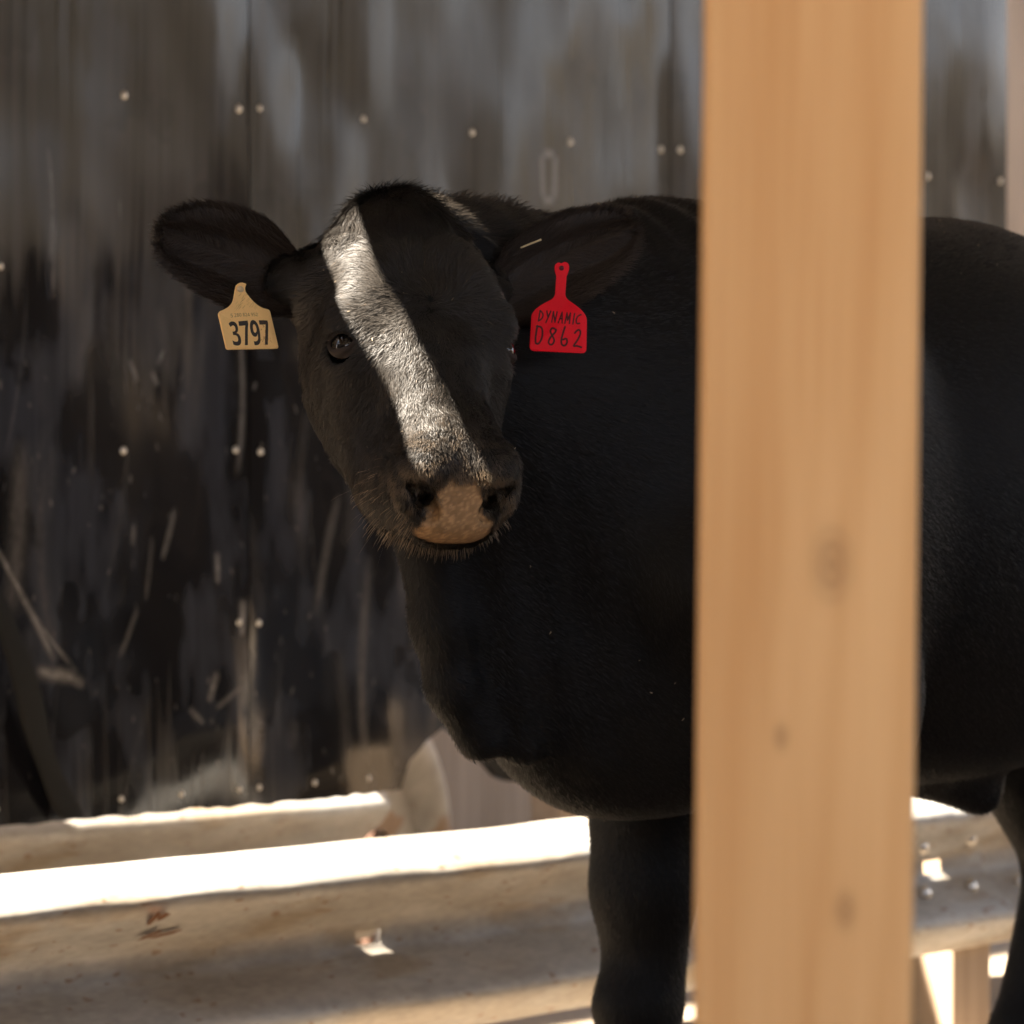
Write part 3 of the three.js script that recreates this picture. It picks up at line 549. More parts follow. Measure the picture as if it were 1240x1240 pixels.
  w = smin(w, cap(x, y, z, [-0.32, 1.02, 0.09, 0.03], [-0.29, 0.76, 0.06, 0.028]), 0.02);
  d = smin(d, smin(cap(x, y, z, [-0.40, 1.10, 0.0, 0.085], [-0.36, 0.90, 0.0, 0.075]), cap(x, y, z, [-0.44, 1.02, -0.02, 0.045], [-0.40, 0.84, 0.0, 0.040]), 0.03), 0.04);
  d = smin(d, w, 0.018);
  // sheath, tail
  d = smin(d, cap(x, y, z, [0.50, 0.70, 0, 0.04], [0.64, 0.655, 0, 0.034]), 0.05);
  d = smin(d, cap(x, y, z, [1.44, 1.30, 0, 0.035], [1.51, 0.7, 0, 0.022]), 0.04);
  // skin folds on the neck, soft lines on the shoulder
  if (d < 0.1 && x < 0.2) {
    const m = ss(0.0, -0.12, x) * ss(-0.60, -0.5, x), t = x * 120 + y * 26 + 9 * vn(x * 5, y * 3.5, z * 4);
    d += 0.0060 * m * Math.sin(t) * ss(0.75, 1.0, y) * ss(0.25, 0.7, vn(x * 7 + 3, y * 2.5, z * 5));
    d += 0.004 * ss(0.2, -0.05, x) * (vn(x * 18, y * 7, z * 10) - 0.5);
  }
  return d + 0.006 * (vn(x * 5, y * 5, z * 5) - 0.5);
}
// the eye sits so deep that it stands a few millimetres proud of the skin; the lids close round it down to an almond opening
for (let k = 0; k < 30; k++) { const d = headSDF(...EYE) + 0.0135; for (let c = 0; c < 3; c++) EYE[c] -= eyeE.getComponent(c) * d * 0.6; }
function lidMesh(side) {
  const NP2 = 64, NT = 12, P = [], N = [], idx = [], d = new THREE.Vector3();
  const pt = (ph, t) => {
    const c = Math.cos(ph), q = Math.sin(ph), k = Math.pow(Math.abs(q), 1.25) * Math.sign(q);
    const ax = 1.05 * c, ay = (q > 0 ? 0.50 : 0.46) * k;                 // almond opening, as tangents of the angles from the axis
    const R0 = Math.hypot(ax, ay), bx = 1.95 * c, by = 1.85 * q, tx = mix(ax, bx, t), ty = mix(ay, by, t);
    d.copy(eyeE).addScaledVector(eyeT, tx).addScaledVector(eyeU, ty).normalize();
    let r = EYER * 0.6; for (let i = 0; i < 40; i++) { const v = headSDF(EYE[0] + d.x * r, EYE[1] + d.y * r, EYE[2] + d.z * r); if (v > -0.0002) break; r += Math.max(0.0003, -v * 0.8); }
    const lid = EYER + 0.0006 + 0.0030 * Math.sqrt(clamp(t / 0.22)) + (q > 0 ? 0.0022 * Math.sin(Math.PI * clamp((t - 0.2) / 0.6)) : 0), skin = Math.max(r, EYER + 0.001) + 0.0004;
    let rad = mix(lid, skin, ss(0.30, 0.85, t)) - 0.0035 * ss(0.86, 1, t);
    rad -= 0.0016 * Math.exp(-Math.pow((t - 0.40) / 0.07, 2)) * (q > 0 ? 1 : 0.5);   // crease
    return new THREE.Vector3(EYE[0] + d.x * rad, EYE[1] + d.y * rad, EYE[2] + d.z * rad);
  };
  const G = []; for (let i = 0; i <= NP2; i++) { G[i] = []; for (let j = 0; j <= NT; j++) G[i][j] = pt(i / NP2 * Math.PI * 2, j / NT); }
  for (let i = 0; i <= NP2; i++) for (let j = 0; j <= NT; j++) {
    const p = G[i][j], u = G[(i + 1) % NP2][j].clone().sub(G[(i - 1 + NP2) % NP2][j]), v = G[i][Math.min(NT, j + 1)].clone().sub(G[i][Math.max(0, j - 1)]), n = u.cross(v).normalize(); if (n.dot(eyeE) < 0) n.negate();
    P.push(side * p.x, p.y, p.z); N.push(side * n.x, n.y, n.z);
    if (i < NP2 && j < NT) { const a = i * (NT + 1) + j, b = a + NT + 1; idx.push(a, a + 1, b, b, a + 1, b + 1); }
  }
  return { P: new Float32Array(P), N: new Float32Array(N), idx, pt };
}
const lidL = lidMesh(-1), lidR = lidMesh(1);
socket = true;
console.log('body');
const bodyN = surfaceNets(bodySDF, [-0.80, -0.005, -0.42], [1.62, 1.56, 0.42], 0.012);
console.log('head');
const headN = surfaceNets(headSDF, [-0.165, -0.275, -0.30], [0.165, 0.27, 0.035], 0.0033);

// ears: cupped leaves with thickness, in the head frame
function earMesh(side) {
  const NT = 36, NU = 22, P = [], N = [], idx = [];
  const base = new THREE.Vector3(side * 0.090, side < 0 ? 0.136 : 0.118, -0.108), tip = side < 0 ? new THREE.Vector3(-0.270, 0.208, -0.100) : new THREE.Vector3(0.298, 0.212, -0.05);
  const ax = tip.clone().sub(base), nrm = (side < 0 ? new THREE.Vector3(-0.24, -0.32, 0.85) : new THREE.Vector3(-0.12, -0.32, 0.85)).normalize(), wid = new THREE.Vector3().crossVectors(ax.clone().normalize(), nrm).normalize(); if (wid.y < 0) wid.negate();
  const hw = (t) => 0.055 * Math.min(ss(-0.25, 0.45, t), Math.pow(clamp(1 - Math.pow(clamp((t - 0.35) / 0.65), 2.6)), 0.5)) + 0.001;
  const at = (t, u) => {
    const w = hw(t), c = base.clone().addScaledVector(ax, t).addScaledVector(wid, 0.010 * Math.sin(t * Math.PI) - 0.014 * (1 - t));
    c.addScaledVector(wid, u * w * (u < 0 ? 1.12 : side < 0 ? 0.92 : 0.78)).addScaledVector(nrm, (0.030 * u * u - 0.016) * Math.sin(Math.PI * clamp(0.15 + 0.85 * t)) + 0.004 * Math.sin(u * 9 + t * 4) * t);
    return c;
  };
  for (let sd = 0; sd < 2; sd++) for (let i = 0; i <= NT; i++) for (let j = 0; j <= NU; j++) {
    const t = i / NT, u = j / NU * 2 - 1, p = at(t, u), e = 0.01, q = at(t + e, u).sub(at(t - e, u)), r = at(t, u + e).sub(at(t, u - e)), n = q.cross(r).normalize(); if (n.dot(nrm) < 0) n.negate();
    const th = 0.0045 * (1 - Math.pow(Math.abs(u), 6)) * (1 - Math.pow(t, 8));
    if (sd) { n.negate(); } p.addScaledVector(n, th);
    P.push(p.x, p.y, p.z); N.push(n.x, n.y, n.z);
  }
  const O = (NT + 1) * (NU + 1), id = (i, j) => i * (NU + 1) + j;
  for (let i = 0; i < NT; i++) for (let j = 0; j < NU; j++) { const a = id(i, j), b = id(i + 1, j), c = id(i, j + 1), d = id(i + 1, j + 1); const f = side > 0; if (f) idx.push(a, b, c, b, d, c, O + a, O + c, O + b, O + b, O + c, O + d); else idx.push(a, c, b, b, c, d, O + a, O + b, O + c, O + b, O + d, O + c); }
  return { P: new Float32Array(P), N: new Float32Array(N), idx, at, nrm, ax, wid };
}
const earL = earMesh(-1), earR = earMesh(1);
function moved(m, M4) {
  const P = m.P.slice(), N = m.N.slice(), v = new THREE.Vector3(), q = new THREE.Matrix3().getNormalMatrix(M4);
  for (let i = 0; i < P.length; i += 3) { v.set(P[i], P[i + 1], P[i + 2]).applyMatrix4(M4).toArray(P, i); v.set(N[i], N[i + 1], N[i + 2]).applyMatrix3(q).normalize().toArray(N, i); }
  const idx = m.idx.slice(), a = new THREE.Vector3(), b = new THREE.Vector3(), c = new THREE.Vector3();
  for (let i = 0; i < idx.length; i += 3) { // winding agrees with the normals
    a.fromArray(P, idx[i] * 3); b.fromArray(P, idx[i + 1] * 3).sub(a); c.fromArray(P, idx[i + 2] * 3).sub(a); b.cross(c);
    if (b.dot(a.fromArray(N, idx[i] * 3)) < 0) { const t = idx[i + 1]; idx[i + 1] = idx[i + 2]; idx[i + 2] = t; }
  }
  return { P, N, idx };
}
// colours of the skin (linear)
const BLACK = [0.0052, 0.0047, 0.0045];
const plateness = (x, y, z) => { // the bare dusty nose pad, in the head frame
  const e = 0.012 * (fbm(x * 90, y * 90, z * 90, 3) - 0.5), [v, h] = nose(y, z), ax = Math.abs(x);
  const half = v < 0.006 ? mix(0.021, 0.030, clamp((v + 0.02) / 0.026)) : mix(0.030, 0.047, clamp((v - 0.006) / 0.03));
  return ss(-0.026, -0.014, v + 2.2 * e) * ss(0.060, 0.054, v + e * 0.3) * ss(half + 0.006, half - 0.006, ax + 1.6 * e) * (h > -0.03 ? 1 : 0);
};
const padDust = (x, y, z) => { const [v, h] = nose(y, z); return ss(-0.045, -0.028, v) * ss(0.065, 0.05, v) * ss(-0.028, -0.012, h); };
function skinColor(part, x, y, z) {
  if (part === 'head') {
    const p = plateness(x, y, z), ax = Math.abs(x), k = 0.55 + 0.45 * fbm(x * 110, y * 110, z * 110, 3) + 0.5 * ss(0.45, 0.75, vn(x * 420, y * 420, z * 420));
    let c = [mix(BLACK[0], 0.37 * k, p), mix(BLACK[1], 0.215 * k, p), mix(BLACK[2], 0.10 * k, p)];  // tan dust of the pad, brightened to stand in for sun on it
    return c;
  }
  if (part === 'lid') { const k = 0.7 + 0.6 * fbm(x * 300, y * 300, z * 300, 2); return [0.030 * k, 0.0205 * k, 0.0155 * k]; }
  if (part === 'ear') return [0.024, 0.0175, 0.0135];
  return BLACK;
}
const cow = new THREE.Group(); cow.name = 'cow'; cow.position.copy(COW); cow.rotation.y = TH; scene.add(cow);
tag(cow, 'black cow standing side on behind the board post, its head turned to face us', 'cow');
const pieces = [['body', bodyN, new THREE.Matrix4(), null], ['head', headN, headToBody], ['ear', earL, headToBody], ['ear', earR, headToBody], ['lid', lidL, headToBody], ['lid', lidR, headToBody]];
{
  const P = [], N = [], C = [], I = []; let o = 0;
  for (const [part, m, M4] of pieces) {
    const q = moved(m, M4);
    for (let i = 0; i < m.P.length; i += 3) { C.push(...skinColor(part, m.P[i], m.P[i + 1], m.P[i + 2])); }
    for (let i = 0; i < q.P.length; i++) { P.push(q.P[i]); N.push(q.N[i]); }
    for (const i of q.idx) I.push(i + o);
    o += m.P.length / 3;
  }
  const g = new THREE.BufferGeometry(); g.setAttribute('position', new THREE.Float32BufferAttribute(P, 3)); g.setAttribute('normal', new THREE.Float32BufferAttribute(N, 3)); g.setAttribute('color', new THREE.Float32BufferAttribute(C, 3)); g.setIndex(I);
  mesh('body', g, std({ vertexColors: true, roughness: 0.65, specularIntensity: 0.35 }), cow);
}
// eyes
for (const s of [-1, 1]) {
  const g = new THREE.SphereGeometry(EYER, 40, 28);
  const e = mesh('eye', g, std({ color: lin(0.006, 0.0045, 0.004), roughness: 0.07, specularIntensity: 0.9 }), cow);
  e.position.set(s * EYE[0], EYE[1], EYE[2]).applyMatrix4(headToBody);
}
// ---- hair
class Hair {
  constructor() { this.P = []; this.N = []; this.C = []; this.I = []; this.n = 0; }
  // root, normal, direction, length, width, lift, curl, colour
  add(p, n, t, len, w, lift, c, M4, Q) {
    const side = HV.s.crossVectors(t, n).normalize(), roll = rr(-0.5, 0.5), cr = Math.cos(roll), sr = Math.sin(roll);
    const sx = side.x * cr + n.x * sr, sy = side.y * cr + n.y * sr, sz = side.z * cr + n.z * sr;
    const nx = n.x * cr - side.x * sr, ny = n.y * cr - side.y * sr, nz = n.z * cr - side.z * sr;
    const o = this.P.length / 3, h = w / 2, sk = rr(-0.12, 0.12) * len, put = (a, l, k, q) => { HV.v.set(p.x + t.x * a + n.x * l + sx * k + side.x * q, p.y + t.y * a + n.y * l + sy * k + side.y * q, p.z + t.z * a + n.z * l + sz * k + side.z * q); if (M4) HV.v.applyMatrix4(M4); this.P.push(HV.v.x, HV.v.y, HV.v.z); };
    put(0, -0.001, -h, 0); put(0, -0.001, h, 0); put(len * 0.55, len * lift, -h * 0.8, sk * 0.4); put(len * 0.55, len * lift, h * 0.8, sk * 0.4); put(len, len * lift * 1.15, 0, sk);
    HV.v.set(nx, ny, nz); if (Q) HV.v.applyMatrix3(Q).normalize();
    for (let i = 0; i < 5; i++) { this.N.push(HV.v.x, HV.v.y, HV.v.z); this.C.push(c[0], c[1], c[2]); }
    this.I.push(o, o + 1, o + 3, o, o + 3, o + 2, o + 2, o + 3, o + 4); this.n++;
  }
  build(name, mat, parent) {
    const g = new THREE.BufferGeometry(); g.setAttribute('position', new THREE.Float32BufferAttribute(this.P, 3)); g.setAttribute('normal', new THREE.Float32BufferAttribute(this.N, 3)); g.setAttribute('color', new THREE.Float32BufferAttribute(this.C, 3)); g.setIndex(this.I);
    const m = mesh(name, g, mat, parent); m.userData.kind = 'stuff'; return m;
  }
}
const HV = { s: new THREE.Vector3(), v: new THREE.Vector3() };
// scatters fn(point, normal) over triangles, density(p, n) hairs per square metre
function scatter(m, density, fn) {
  const a = new THREE.Vector3(), b = new THREE.Vector3(), c = new THREE.Vector3(), e = new THREE.Vector3(), f = new THREE.Vector3(), p = new THREE.Vector3(), n = new THREE.Vector3();
  for (let i = 0; i < m.idx.length; i += 3) {
    const [A, B, C] = [m.idx[i] * 3, m.idx[i + 1] * 3, m.idx[i + 2] * 3];
    a.fromArray(m.P, A); b.fromArray(m.P, B); c.fromArray(m.P, C); e.subVectors(b, a); f.subVectors(c, a);
    const area = e.clone().cross(f).length() / 2; n.fromArray(m.N, A);
    let q = area * density(a, n); q = Math.floor(q) + (rnd() < q % 1 ? 1 : 0);
    for (let k = 0; k < q; k++) {
      let u = rnd(), v = rnd(); if (u + v > 1) { u = 1 - u; v = 1 - v; }
      p.copy(a).addScaledVector(e, u).addScaledVector(f, v); n.fromArray(m.N, A).multiplyScalar(1 - u - v); n.x += m.N[B] * u + m.N[C] * v; n.y += m.N[B + 1] * u + m.N[C + 1] * v; n.z += m.N[B + 2] * u + m.N[C + 2] * v; n.normalize();
      fn(p, n);
    }
  }
}
const headQ3 = new THREE.Matrix3().getNormalMatrix(headToBody);
const camInHead = new THREE.Vector3(0, 1.1, 0).applyMatrix4(headWorld.clone().invert()), camInBody = new THREE.Vector3(0, 1.1, 0).applyMatrix4(cowInv);
const tmp = new THREE.Vector3(), dir = new THREE.Vector3();
const facing = (p, n, cam) => tmp.subVectors(cam, p).normalize().dot(n);
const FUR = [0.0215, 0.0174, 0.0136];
const coat = new Hair();
const WH = new THREE.Vector3(0.0, 0.055, 0); // the whorl between the eyes
scatter(headN, (p, n) => {
  if (facing(p, n, camInHead) < -0.35 || headSDFback(p)) return 0;
  const de = Math.hypot(Math.abs(p.x) - EYE[0], p.y - EYE[1], p.z - EYE[2]); if (de < 0.0262) return 0;
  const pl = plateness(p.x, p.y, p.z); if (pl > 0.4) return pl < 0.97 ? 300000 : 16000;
  if (p.y < -0.15) return 650000;
  return 900000;
}, (p, n) => {
  // hair runs out from the whorl, then back over the cheeks; over the poll it falls forward
  dir.set(p.x - WH.x, p.y - WH.y, 0);
  const r = dir.length(); dir.normalize();
  if (p.y > 0.145) dir.set(p.x * 5, -0.8, 0.25);
  else { const k = ss(0.05, 0.09, Math.abs(p.x)); dir.x += 0.5 * Math.sign(p.x) * k; dir.z -= 0.9 * k; dir.y -= 0.35 * k; if (p.y > 0.11) dir.y *= 0.4; }
  const wob = fbm(p.x * 75, p.y * 75, p.z * 75, 2) - 0.5, wob2 = fbm(p.x * 75 + 9, p.y * 75, p.z * 75 + 4, 2) - 0.5;
  const nr = 1.9 + 1.8 * ss(0.05, 0.0, r), sw = 0.7 * ss(0.06, 0.0, r); dir.set(dir.x - dir.y * sw, dir.y + dir.x * sw, dir.z);
  dir.x += wob * nr + rr(-0.25, 0.25); dir.y += wob2 * nr + rr(-0.25, 0.25); dir.z += rr(-0.2, 0.2);
  dir.addScaledVector(n, -dir.dot(n)); if (dir.lengthSq() < 1e-5) dir.set(0, -1, 0).addScaledVector(n, n.y); dir.normalize();
  const tuft = ss(0.15, 0.185, p.y) * ss(0.075, 0.05, Math.abs(p.x));
  let len = 0.009 + 0.006 * ss(-0.02, 0.1, p.y) + 0.020 * tuft, lift = 0.24 - 0.10 * tuft + 0.35 * (1 - tuft) * (wob2 + 0.05);
  if (p.y < -0.125) { len = 0.007; lift = 0.4; }
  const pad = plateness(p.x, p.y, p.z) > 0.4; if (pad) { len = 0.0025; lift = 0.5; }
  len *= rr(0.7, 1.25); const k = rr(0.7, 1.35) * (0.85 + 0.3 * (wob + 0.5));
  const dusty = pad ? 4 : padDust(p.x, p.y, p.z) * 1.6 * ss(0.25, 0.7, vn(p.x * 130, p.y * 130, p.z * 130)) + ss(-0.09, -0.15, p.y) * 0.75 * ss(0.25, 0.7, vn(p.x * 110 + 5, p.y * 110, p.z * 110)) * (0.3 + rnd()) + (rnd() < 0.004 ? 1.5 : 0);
  coat.add(p, n, dir, len, rr(0.0005, 0.0008), lift * rr(0.6, 1.4), [FUR[0] * k + 0.05 * dusty, FUR[1] * k + 0.034 * dusty, FUR[2] * k + 0.02 * dusty], headToBody, headQ3);
});
function headSDFback(p) { return p.z < -0.17 && p.y > -0.05; }
for (const e of [earL, earR]) scatter(e, (p, n) => 420000, (p, n) => {
  const inner = n.dot(e.nrm) > 0;
  dir.copy(e.ax).normalize().addScaledVector(e.wid, rr(-0.5, 0.5) + (inner ? 0.8 * Math.sign(p.clone().sub(e.at(0.5, 0)).dot(e.wid)) : 0));
  dir.addScaledVector(n, -dir.dot(n)).normalize();
  const k = rr(0.6, 1.3);
  coat.add(p, n, dir, rr(0.010, 0.019), 0.0006, rr(0.10, 0.4), [0.034 * k, 0.0235 * k, 0.0175 * k], headToBody, headQ3);
});
console.log('head hair', coat.n);
const flank = new Hair();
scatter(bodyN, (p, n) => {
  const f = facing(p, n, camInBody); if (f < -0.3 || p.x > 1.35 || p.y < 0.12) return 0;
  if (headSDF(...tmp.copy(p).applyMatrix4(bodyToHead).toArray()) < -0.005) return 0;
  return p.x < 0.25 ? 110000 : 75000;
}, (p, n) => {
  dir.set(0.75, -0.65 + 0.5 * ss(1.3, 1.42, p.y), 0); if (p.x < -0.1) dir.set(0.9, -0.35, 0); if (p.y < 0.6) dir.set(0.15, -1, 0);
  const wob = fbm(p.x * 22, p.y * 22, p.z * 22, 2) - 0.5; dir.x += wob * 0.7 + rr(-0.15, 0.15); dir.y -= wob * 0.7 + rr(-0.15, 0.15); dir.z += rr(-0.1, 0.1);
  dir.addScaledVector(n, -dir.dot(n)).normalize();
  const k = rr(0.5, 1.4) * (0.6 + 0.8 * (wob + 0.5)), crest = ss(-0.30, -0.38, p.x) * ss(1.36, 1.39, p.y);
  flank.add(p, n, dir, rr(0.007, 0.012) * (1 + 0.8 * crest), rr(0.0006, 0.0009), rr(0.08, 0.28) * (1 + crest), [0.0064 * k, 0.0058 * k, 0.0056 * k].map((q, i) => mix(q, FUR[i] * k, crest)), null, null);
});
console.log('body hair', flank.n);
const furMat = std({ vertexColors: true, roughness: 0.54, specularIntensity: 0.62, side: THREE.DoubleSide });
const bodyFur = std({ vertexColors: true, roughness: 0.52, specularIntensity: 0.42, side: THREE.DoubleSide });
tag(coat.build('face_hair', furMat, cow), 'glossy black hair of the head and ears');
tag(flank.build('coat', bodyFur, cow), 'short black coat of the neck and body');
// whiskers on the muzzle, dusty
const wh = new Hair();
scatter(headN, (p, n) => {
  if (p.y > -0.13 || p.z > -0.05 || p.z < -0.135) return 0; const pl = plateness(p.x, p.y, p.z); if (pl > 0.6) return 0; return Math.abs(p.x) > 0.058 ? 12000 : 30000;
}, (p, n) => {
  dir.set(p.x * 3, -0.25, -0.35).addScaledVector(n, -dir.dot(n) * 0.5); dir.normalize(); const k = rr(0.5, 1.2);
  wh.add(p, n, dir, rr(0.004, 0.011), 0.0006, rr(0.6, 1.3), [0.30 * k, 0.225 * k, 0.15 * k], headToBody, headQ3);
});
scatter(headN, (p, n) => (p.y < -0.115 && p.z < -0.03 && Math.abs(p.x) > 0.04 && p.y < -0.13 ? 700 : 0), (p, n) => { dir.copy(n).addScaledVector(new THREE.Vector3(0, -0.5, -0.4), 1).normalize(); const k = rr(0.6, 1.2); wh.add(p, n, dir, rr(0.014, 0.032), 0.0005, 0.5, [0.2 * k, 0.165 * k, 0.13 * k], headToBody, headQ3); });
tag(wh.build('whiskers', furMat, cow), 'pale dusty whiskers round the mouth');

// lashes and the fringe of the poll
{
  const lash = new Hair(), v = new THREE.Vector3();
  for (const sd of [-1, 1]) for (let i = 0; i < 70; i++) {
    const ph = rr(0.15, Math.PI - 0.15), p = lidR.pt(ph, 0.02); p.x *= sd; v.copy(eyeE).addScaledVector(eyeU, 0.35).addScaledVector(eyeT, Math.cos(ph) * 0.7); v.x *= sd; const n = new THREE.Vector3(sd * eyeU.x, eyeU.y, eyeU.z); v.addScaledVector(n, -v.dot(n) * 0.7).normalize();
    lash.add(p, n, v, rr(0.007, 0.013), 0.0004, rr(-0.25, 0.1), [0.010, 0.008, 0.007], headToBody, headQ3);
  }
  scatter(headN, (p, n) => (p.y > 0.160 && p.z > -0.10 && Math.abs(p.x) < 0.062 ? 190000 : 0), (p, n) => {
    const wob = fbm(p.x * 70, p.y * 40, p.z * 70, 2) - 0.5; dir.set(p.x * 6 + wob * 1.6, -1, 0.2).addScaledVector(n, -dir.dot(n)).normalize(); const k = rr(0.5, 1.2);
    lash.add(p, n, dir, rr(0.022, 0.042), 0.0007, rr(0.12, 0.34) + 0.3 * Math.max(0, wob), [0.017 * k, 0.0135 * k, 0.0105 * k], headToBody, headQ3);
  });
  tag(lash.build('forelock', furMat, cow), 'longer black hair on the poll and lashes');
}
// chaff caught in the coat
const chaff = new Hair();
const fleck = (p, n, M4, Q) => { dir.set(rr(-1, 1), rr(-1, 1), rr(-1, 1)); dir.addScaledVector(n, -dir.dot(n)).normalize(); const k = rr(0.5, 1.1), q = p.clone().addScaledVector(n, rr(0.003, 0.006)); chaff.add(q, n, dir, rr(0.0015, 0.005), rr(0.0007, 0.0014), 0.1, [0.42 * k, 0.33 * k, 0.22 * k], M4, Q); };
scatter(bodyN, (p, n) => (facing(p, n, camInBody) > 0 && p.y > 0.5 ? 30 + 160 * ss(1.25, 1.4, p.y) : 0), (p, n) => fleck(p, n, null, null));
scatter(headN, (p, n) => (p.z > -0.12 && p.y > -0.2 ? 160 : 0), (p, n) => fleck(p, n, headToBody, headQ3));
tag(chaff.build('chaff', std({ vertexColors: true, roughness: 0.8, side: THREE.DoubleSide }), cow), 'flecks of straw chaff in the coat');

// ---------------------------------------------------------------- ear tags
function shapeTag(name, label, pts, texture, matProps, origin, q, holeAt) {
  const s = new THREE.Shape(); pts(s);
  const g = new THREE.ExtrudeGeometry(s, { depth: 0.0016, bevelEnabled: true, bevelSize: 0.0006, bevelThickness: 0.0005, bevelSegments: 2, curveSegments: 10 });
  g.computeBoundingBox(); const b = g.boundingBox, p = g.attributes.position, uv = g.attributes.uv;
  // gentle curl of the plastic
  for (let i = 0; i < p.count; i++) { const x = p.getX(i), y = p.getY(i); uv.setXY(i, (x - b.min.x) / (b.max.x - b.min.x), (y - b.min.y) / (b.max.y - b.min.y)); p.setZ(i, p.getZ(i) - 5 * x * x); }
  g.computeVertexNormals();
  const t = new THREE.Group(); t.name = numbered(name); t.position.copy(origin); t.quaternion.copy(q); scene.add(t); tag(t, label, 'ear tag', 'ear tags');
  mesh('plate', g, std({ map: texture, roughness: 0.5, specularIntensity: 0.4, ...matProps }), t);
  const st = new THREE.LatheGeometry([[0, 0.004], [0.003, 0.0035], [0.0042, 0.0015], [0.0042, 0], [0.0016, 0], [0.0016, -0.010], [0, -0.010]].map(([x, y]) => new THREE.Vector2(x, y)), 14); st.rotateX(Math.PI / 2);
  return { t, st, b };
}

const basis = (u, v) => { const U = new THREE.Vector3(...u).normalize(), V = new THREE.Vector3(...v); V.addScaledVector(U, -V.dot(U)).normalize(); const Wv = new THREE.Vector3().crossVectors(U, V); return new THREE.Quaternion().setFromRotationMatrix(new THREE.Matrix4().makeBasis(U, V, Wv)); };
function canvasTex(w, h, draw) { const c = document.createElement('canvas'); c.width = w; c.height = h; const x = c.getContext('2d'); draw(x, w, h); const t = new THREE.CanvasTexture(c); t.colorSpace = THREE.SRGBColorSpace; t.magFilter = t.minFilter = THREE.LinearFilter; return t; }
function grime(x, w, h, n, col) { for (let i = 0; i < n; i++) { x.fillStyle = col + rr(0.03, 0.16).toFixed(3) + ')'; x.beginPath(); x.ellipse(rr(0, w), rr(0, h), rr(0.5, 5), rr(0.5, 3), rr(0, 3), 0, 7); x.fill(); } }
{
  const T = canvasTex(372, 504, (x, w, h) => { // plate 62 x 84 mm
    x.fillStyle = 'rgb(234,193,128)'; x.fillRect(0, 0, w, h); grime(x, w, h, 700, 'rgba(120,80,40,');
    x.fillStyle = 'rgb(52,48,46)'; x.textAlign = 'center';
    x.save(); x.translate(w * 0.52, h * 0.945); x.scale(0.86, 1.72); x.font = 'bold 150px sans-serif'; x.fillText('3797', 0, 0); x.restore();
    x.save(); x.translate(w * 0.47, h * 0.515); x.scale(0.9, 1); x.fillStyle = 'rgba(70,60,50,0.75)'; x.font = '34px sans-serif'; x.fillText('5 280 824 952', 0, 0); x.restore();
    x.strokeStyle = 'rgba(120,70,30,0.55)'; for (let i = 0; i < 26; i++) { x.lineWidth = rr(1, 5); x.beginPath(); const a = w * rr(0.70, 0.88), b = h * rr(0.6, 0.95); x.moveTo(a, b); x.lineTo(a + rr(-16, 16), b + rr(6, 26)); x.stroke(); }
    x.strokeStyle = 'rgba(120,85,50,0.35)'; for (let i = 0; i < 40; i++) { x.lineWidth = rr(1, 3); x.beginPath(); const a = w * rr(0.3, 0.7), b = h * rr(0.2, 0.42); x.moveTo(a, b); x.lineTo(a + 22, b - 22); x.stroke(); }
  });
  const { t, st } = shapeTag('ear_tag', 'pale yellow numbered ear tag 3797 hanging from the ear beside the dark wall', (s) => {
    const w = 0.031;
    s.moveTo(-w + 0.003, -0.084); s.lineTo(w - 0.003, -0.084); s.quadraticCurveTo(w, -0.084, w, -0.081); s.lineTo(w, -0.036); s.quadraticCurveTo(w, -0.033, w - 0.004, -0.033);
    s.bezierCurveTo(0.016, -0.033, 0.010, -0.022, 0.006, -0.014); s.quadraticCurveTo(0.003, -0.008, 0.008, -0.001); s.quadraticCurveTo(0.002, 0.003, -0.004, -0.003);
    s.quadraticCurveTo(-0.007, -0.010, -0.009, -0.016); s.bezierCurveTo(-0.012, -0.026, -0.018, -0.032, -w + 0.004, -0.034); s.quadraticCurveTo(-w, -0.035, -w, -0.038); s.lineTo(-w, -0.081); s.quadraticCurveTo(-w, -0.084, -w + 0.003, -0.084);
  }, T, {}, new THREE.Vector3(-0.3115, 1.3135, -4.757), basis([0.0567, 0.0019, -0.025], [-0.0113, 0.0425, -0.022]));
  const b = mesh('stud', st, std({ color: lin(0.60, 0.44, 0.25), roughness: 0.5 }), t); b.position.set(-0.0005, -0.008, 0.001);
}
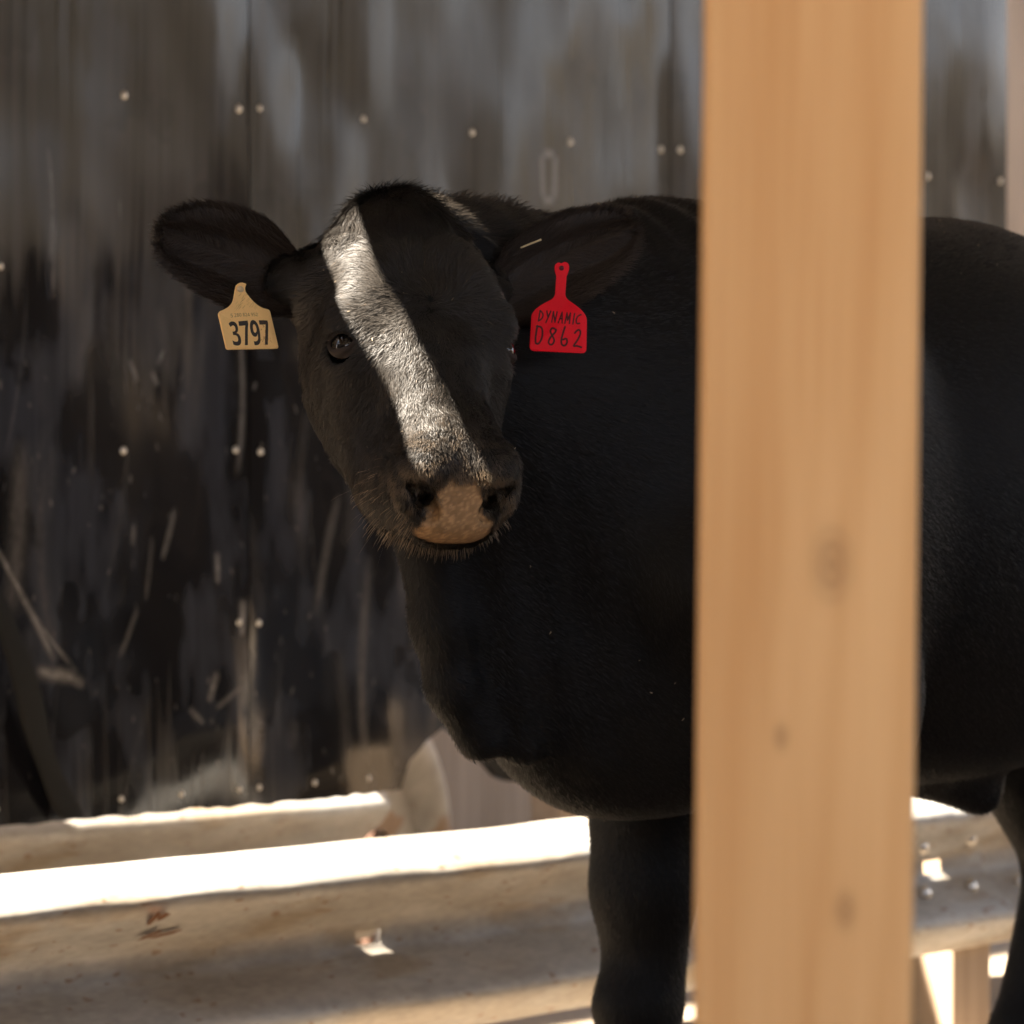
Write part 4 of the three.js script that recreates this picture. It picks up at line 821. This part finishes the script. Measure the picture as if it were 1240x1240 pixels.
{
  const G = { D: [[0, 0, 0, 1], [0, 1, 0.6, 0.75, 0.6, 0.25, 0, 0]], Y: [[0, 1, 0.3, 0.5], [0.65, 1, 0.15, -0.1]], N: [[0, 0, 0, 1, 0.55, 0, 0.6, 1]], A: [[0, 0, 0.35, 1, 0.65, 0], [0.12, 0.4, 0.56, 0.4]], M: [[0, 0, 0.08, 1, 0.38, 0.3, 0.65, 1, 0.75, 0]], I: [[0.1, 1, 0.1, 0]], C: [[0.7, 0.95, 0.2, 0.85, 0.0, 0.4, 0.25, 0.05, 0.7, 0.12]],
    0: [[0.05, 1, -0.05, 0.1, 0.35, 0, 0.62, 0.4, 0.5, 0.95, 0.0, 0.98]], 8: [[0.6, 0.85, 0.3, 1, 0.08, 0.78, 0.3, 0.55, 0.62, 0.28, 0.4, 0, 0.05, 0.12, 0.15, 0.42, 0.55, 0.68, 0.62, 0.85]], 6: [[0.25, 1.05, 0.05, 0.5, 0.08, 0.1, 0.4, 0, 0.62, 0.2, 0.5, 0.45, 0.2, 0.35]], 2: [[0.05, 0.75, 0.3, 1, 0.6, 0.82, 0.4, 0.4, 0, 0.02, 0.35, 0.08, 0.75, 0.0]] };
  const T = canvasTex(396, 624, (x, w, h) => { // plate 66 x 104 mm
    x.fillStyle = 'rgb(232,0,30)'; x.fillRect(0, 0, w, h); grime(x, w, h, 500, 'rgba(70,5,15,');
    x.lineCap = x.lineJoin = 'round';
    const write = (str, x0, y0, cw, ch, lw, col, sl) => { x.strokeStyle = col; x.lineWidth = lw; let adv = 0; [...str].forEach((c, i) => { const i0 = adv; adv += c === 'I' ? 0.45 : c === 'M' ? 1.12 : 1; for (const st of G[c]) { x.beginPath(); const q = []; for (let k = 0; k < st.length; k += 2) q.push([x0 + i0 * cw + st[k] * cw * 0.9 + st[k + 1] * sl, y0 - st[k + 1] * ch + i * 2]); x.moveTo(...q[0]); if (q.length < 3) x.lineTo(...q[1]); else for (let k = 1; k < q.length; k++) { const m = k < q.length - 1 && 'DC0862'.includes(c) ? [(q[k][0] + q[k + 1][0]) / 2, (q[k][1] + q[k + 1][1]) / 2] : q[k]; x.quadraticCurveTo(...q[k], ...m); } x.stroke(); } }); };
    write('DYNAMIC', 54, h * 0.665, 46, 72, 10, 'rgba(58,22,20,0.9)', 9);
    write('0862', 34, h * 0.925, 88, 128, 13, 'rgba(58,22,20,0.92)', 10);
  });
  const { t, st } = shapeTag('ear_tag', 'red ear tag with handwritten DYNAMIC 0862 hanging from the ear before the neck', (s) => {
    const w = 0.033;
    s.moveTo(-w + 0.006, -0.104); s.lineTo(w - 0.006, -0.104); s.quadraticCurveTo(w, -0.104, w - 0.0005, -0.098); s.lineTo(w - 0.001, -0.066); s.bezierCurveTo(w - 0.002, -0.056, 0.018, -0.050, 0.009, -0.044);
    s.quadraticCurveTo(0.005, -0.041, 0.005, -0.036); s.lineTo(0.0058, -0.016); s.quadraticCurveTo(0.0085, -0.010, 0.0085, -0.006); s.quadraticCurveTo(0.0085, 0, 0.003, 0); s.quadraticCurveTo(0, -0.003, -0.003, -0.001); s.quadraticCurveTo(-0.0075, -0.002, -0.0075, -0.007); s.quadraticCurveTo(-0.007, -0.012, -0.0052, -0.016);
    s.lineTo(-0.0058, -0.036); s.quadraticCurveTo(-0.006, -0.041, -0.010, -0.044); s.bezierCurveTo(-0.018, -0.049, -w + 0.002, -0.055, -w + 0.001, -0.064); s.lineTo(-w, -0.098); s.quadraticCurveTo(-w, -0.104, -w + 0.006, -0.104);
  }, T, {}, new THREE.Vector3(0.0575, 1.343, -4.845), basis([1, -0.04, -0.12], [0.06, 1, -0.05]));
  const b = mesh('stud', st, std({ color: lin(0.10, 0.006, 0.012), roughness: 0.5 }), t); b.position.set(0, -0.007, 0.0012); b.scale.setScalar(0.7);
}
{ // bits of straw in the coat
  const m = std({ color: lin(0.55, 0.44, 0.27), roughness: 0.7 });
  const g = new THREE.CylinderGeometry(0.0013, 0.0011, 0.026, 7), s = mesh('straw', g, m); s.position.set(0.0222, 1.3655, -4.862); s.rotation.set(0.3, 0, -1.18); tag(s, 'short pale straw stuck on the fur above the ear with the red tag', 'straw');
}

renderer.render(scene, camera);
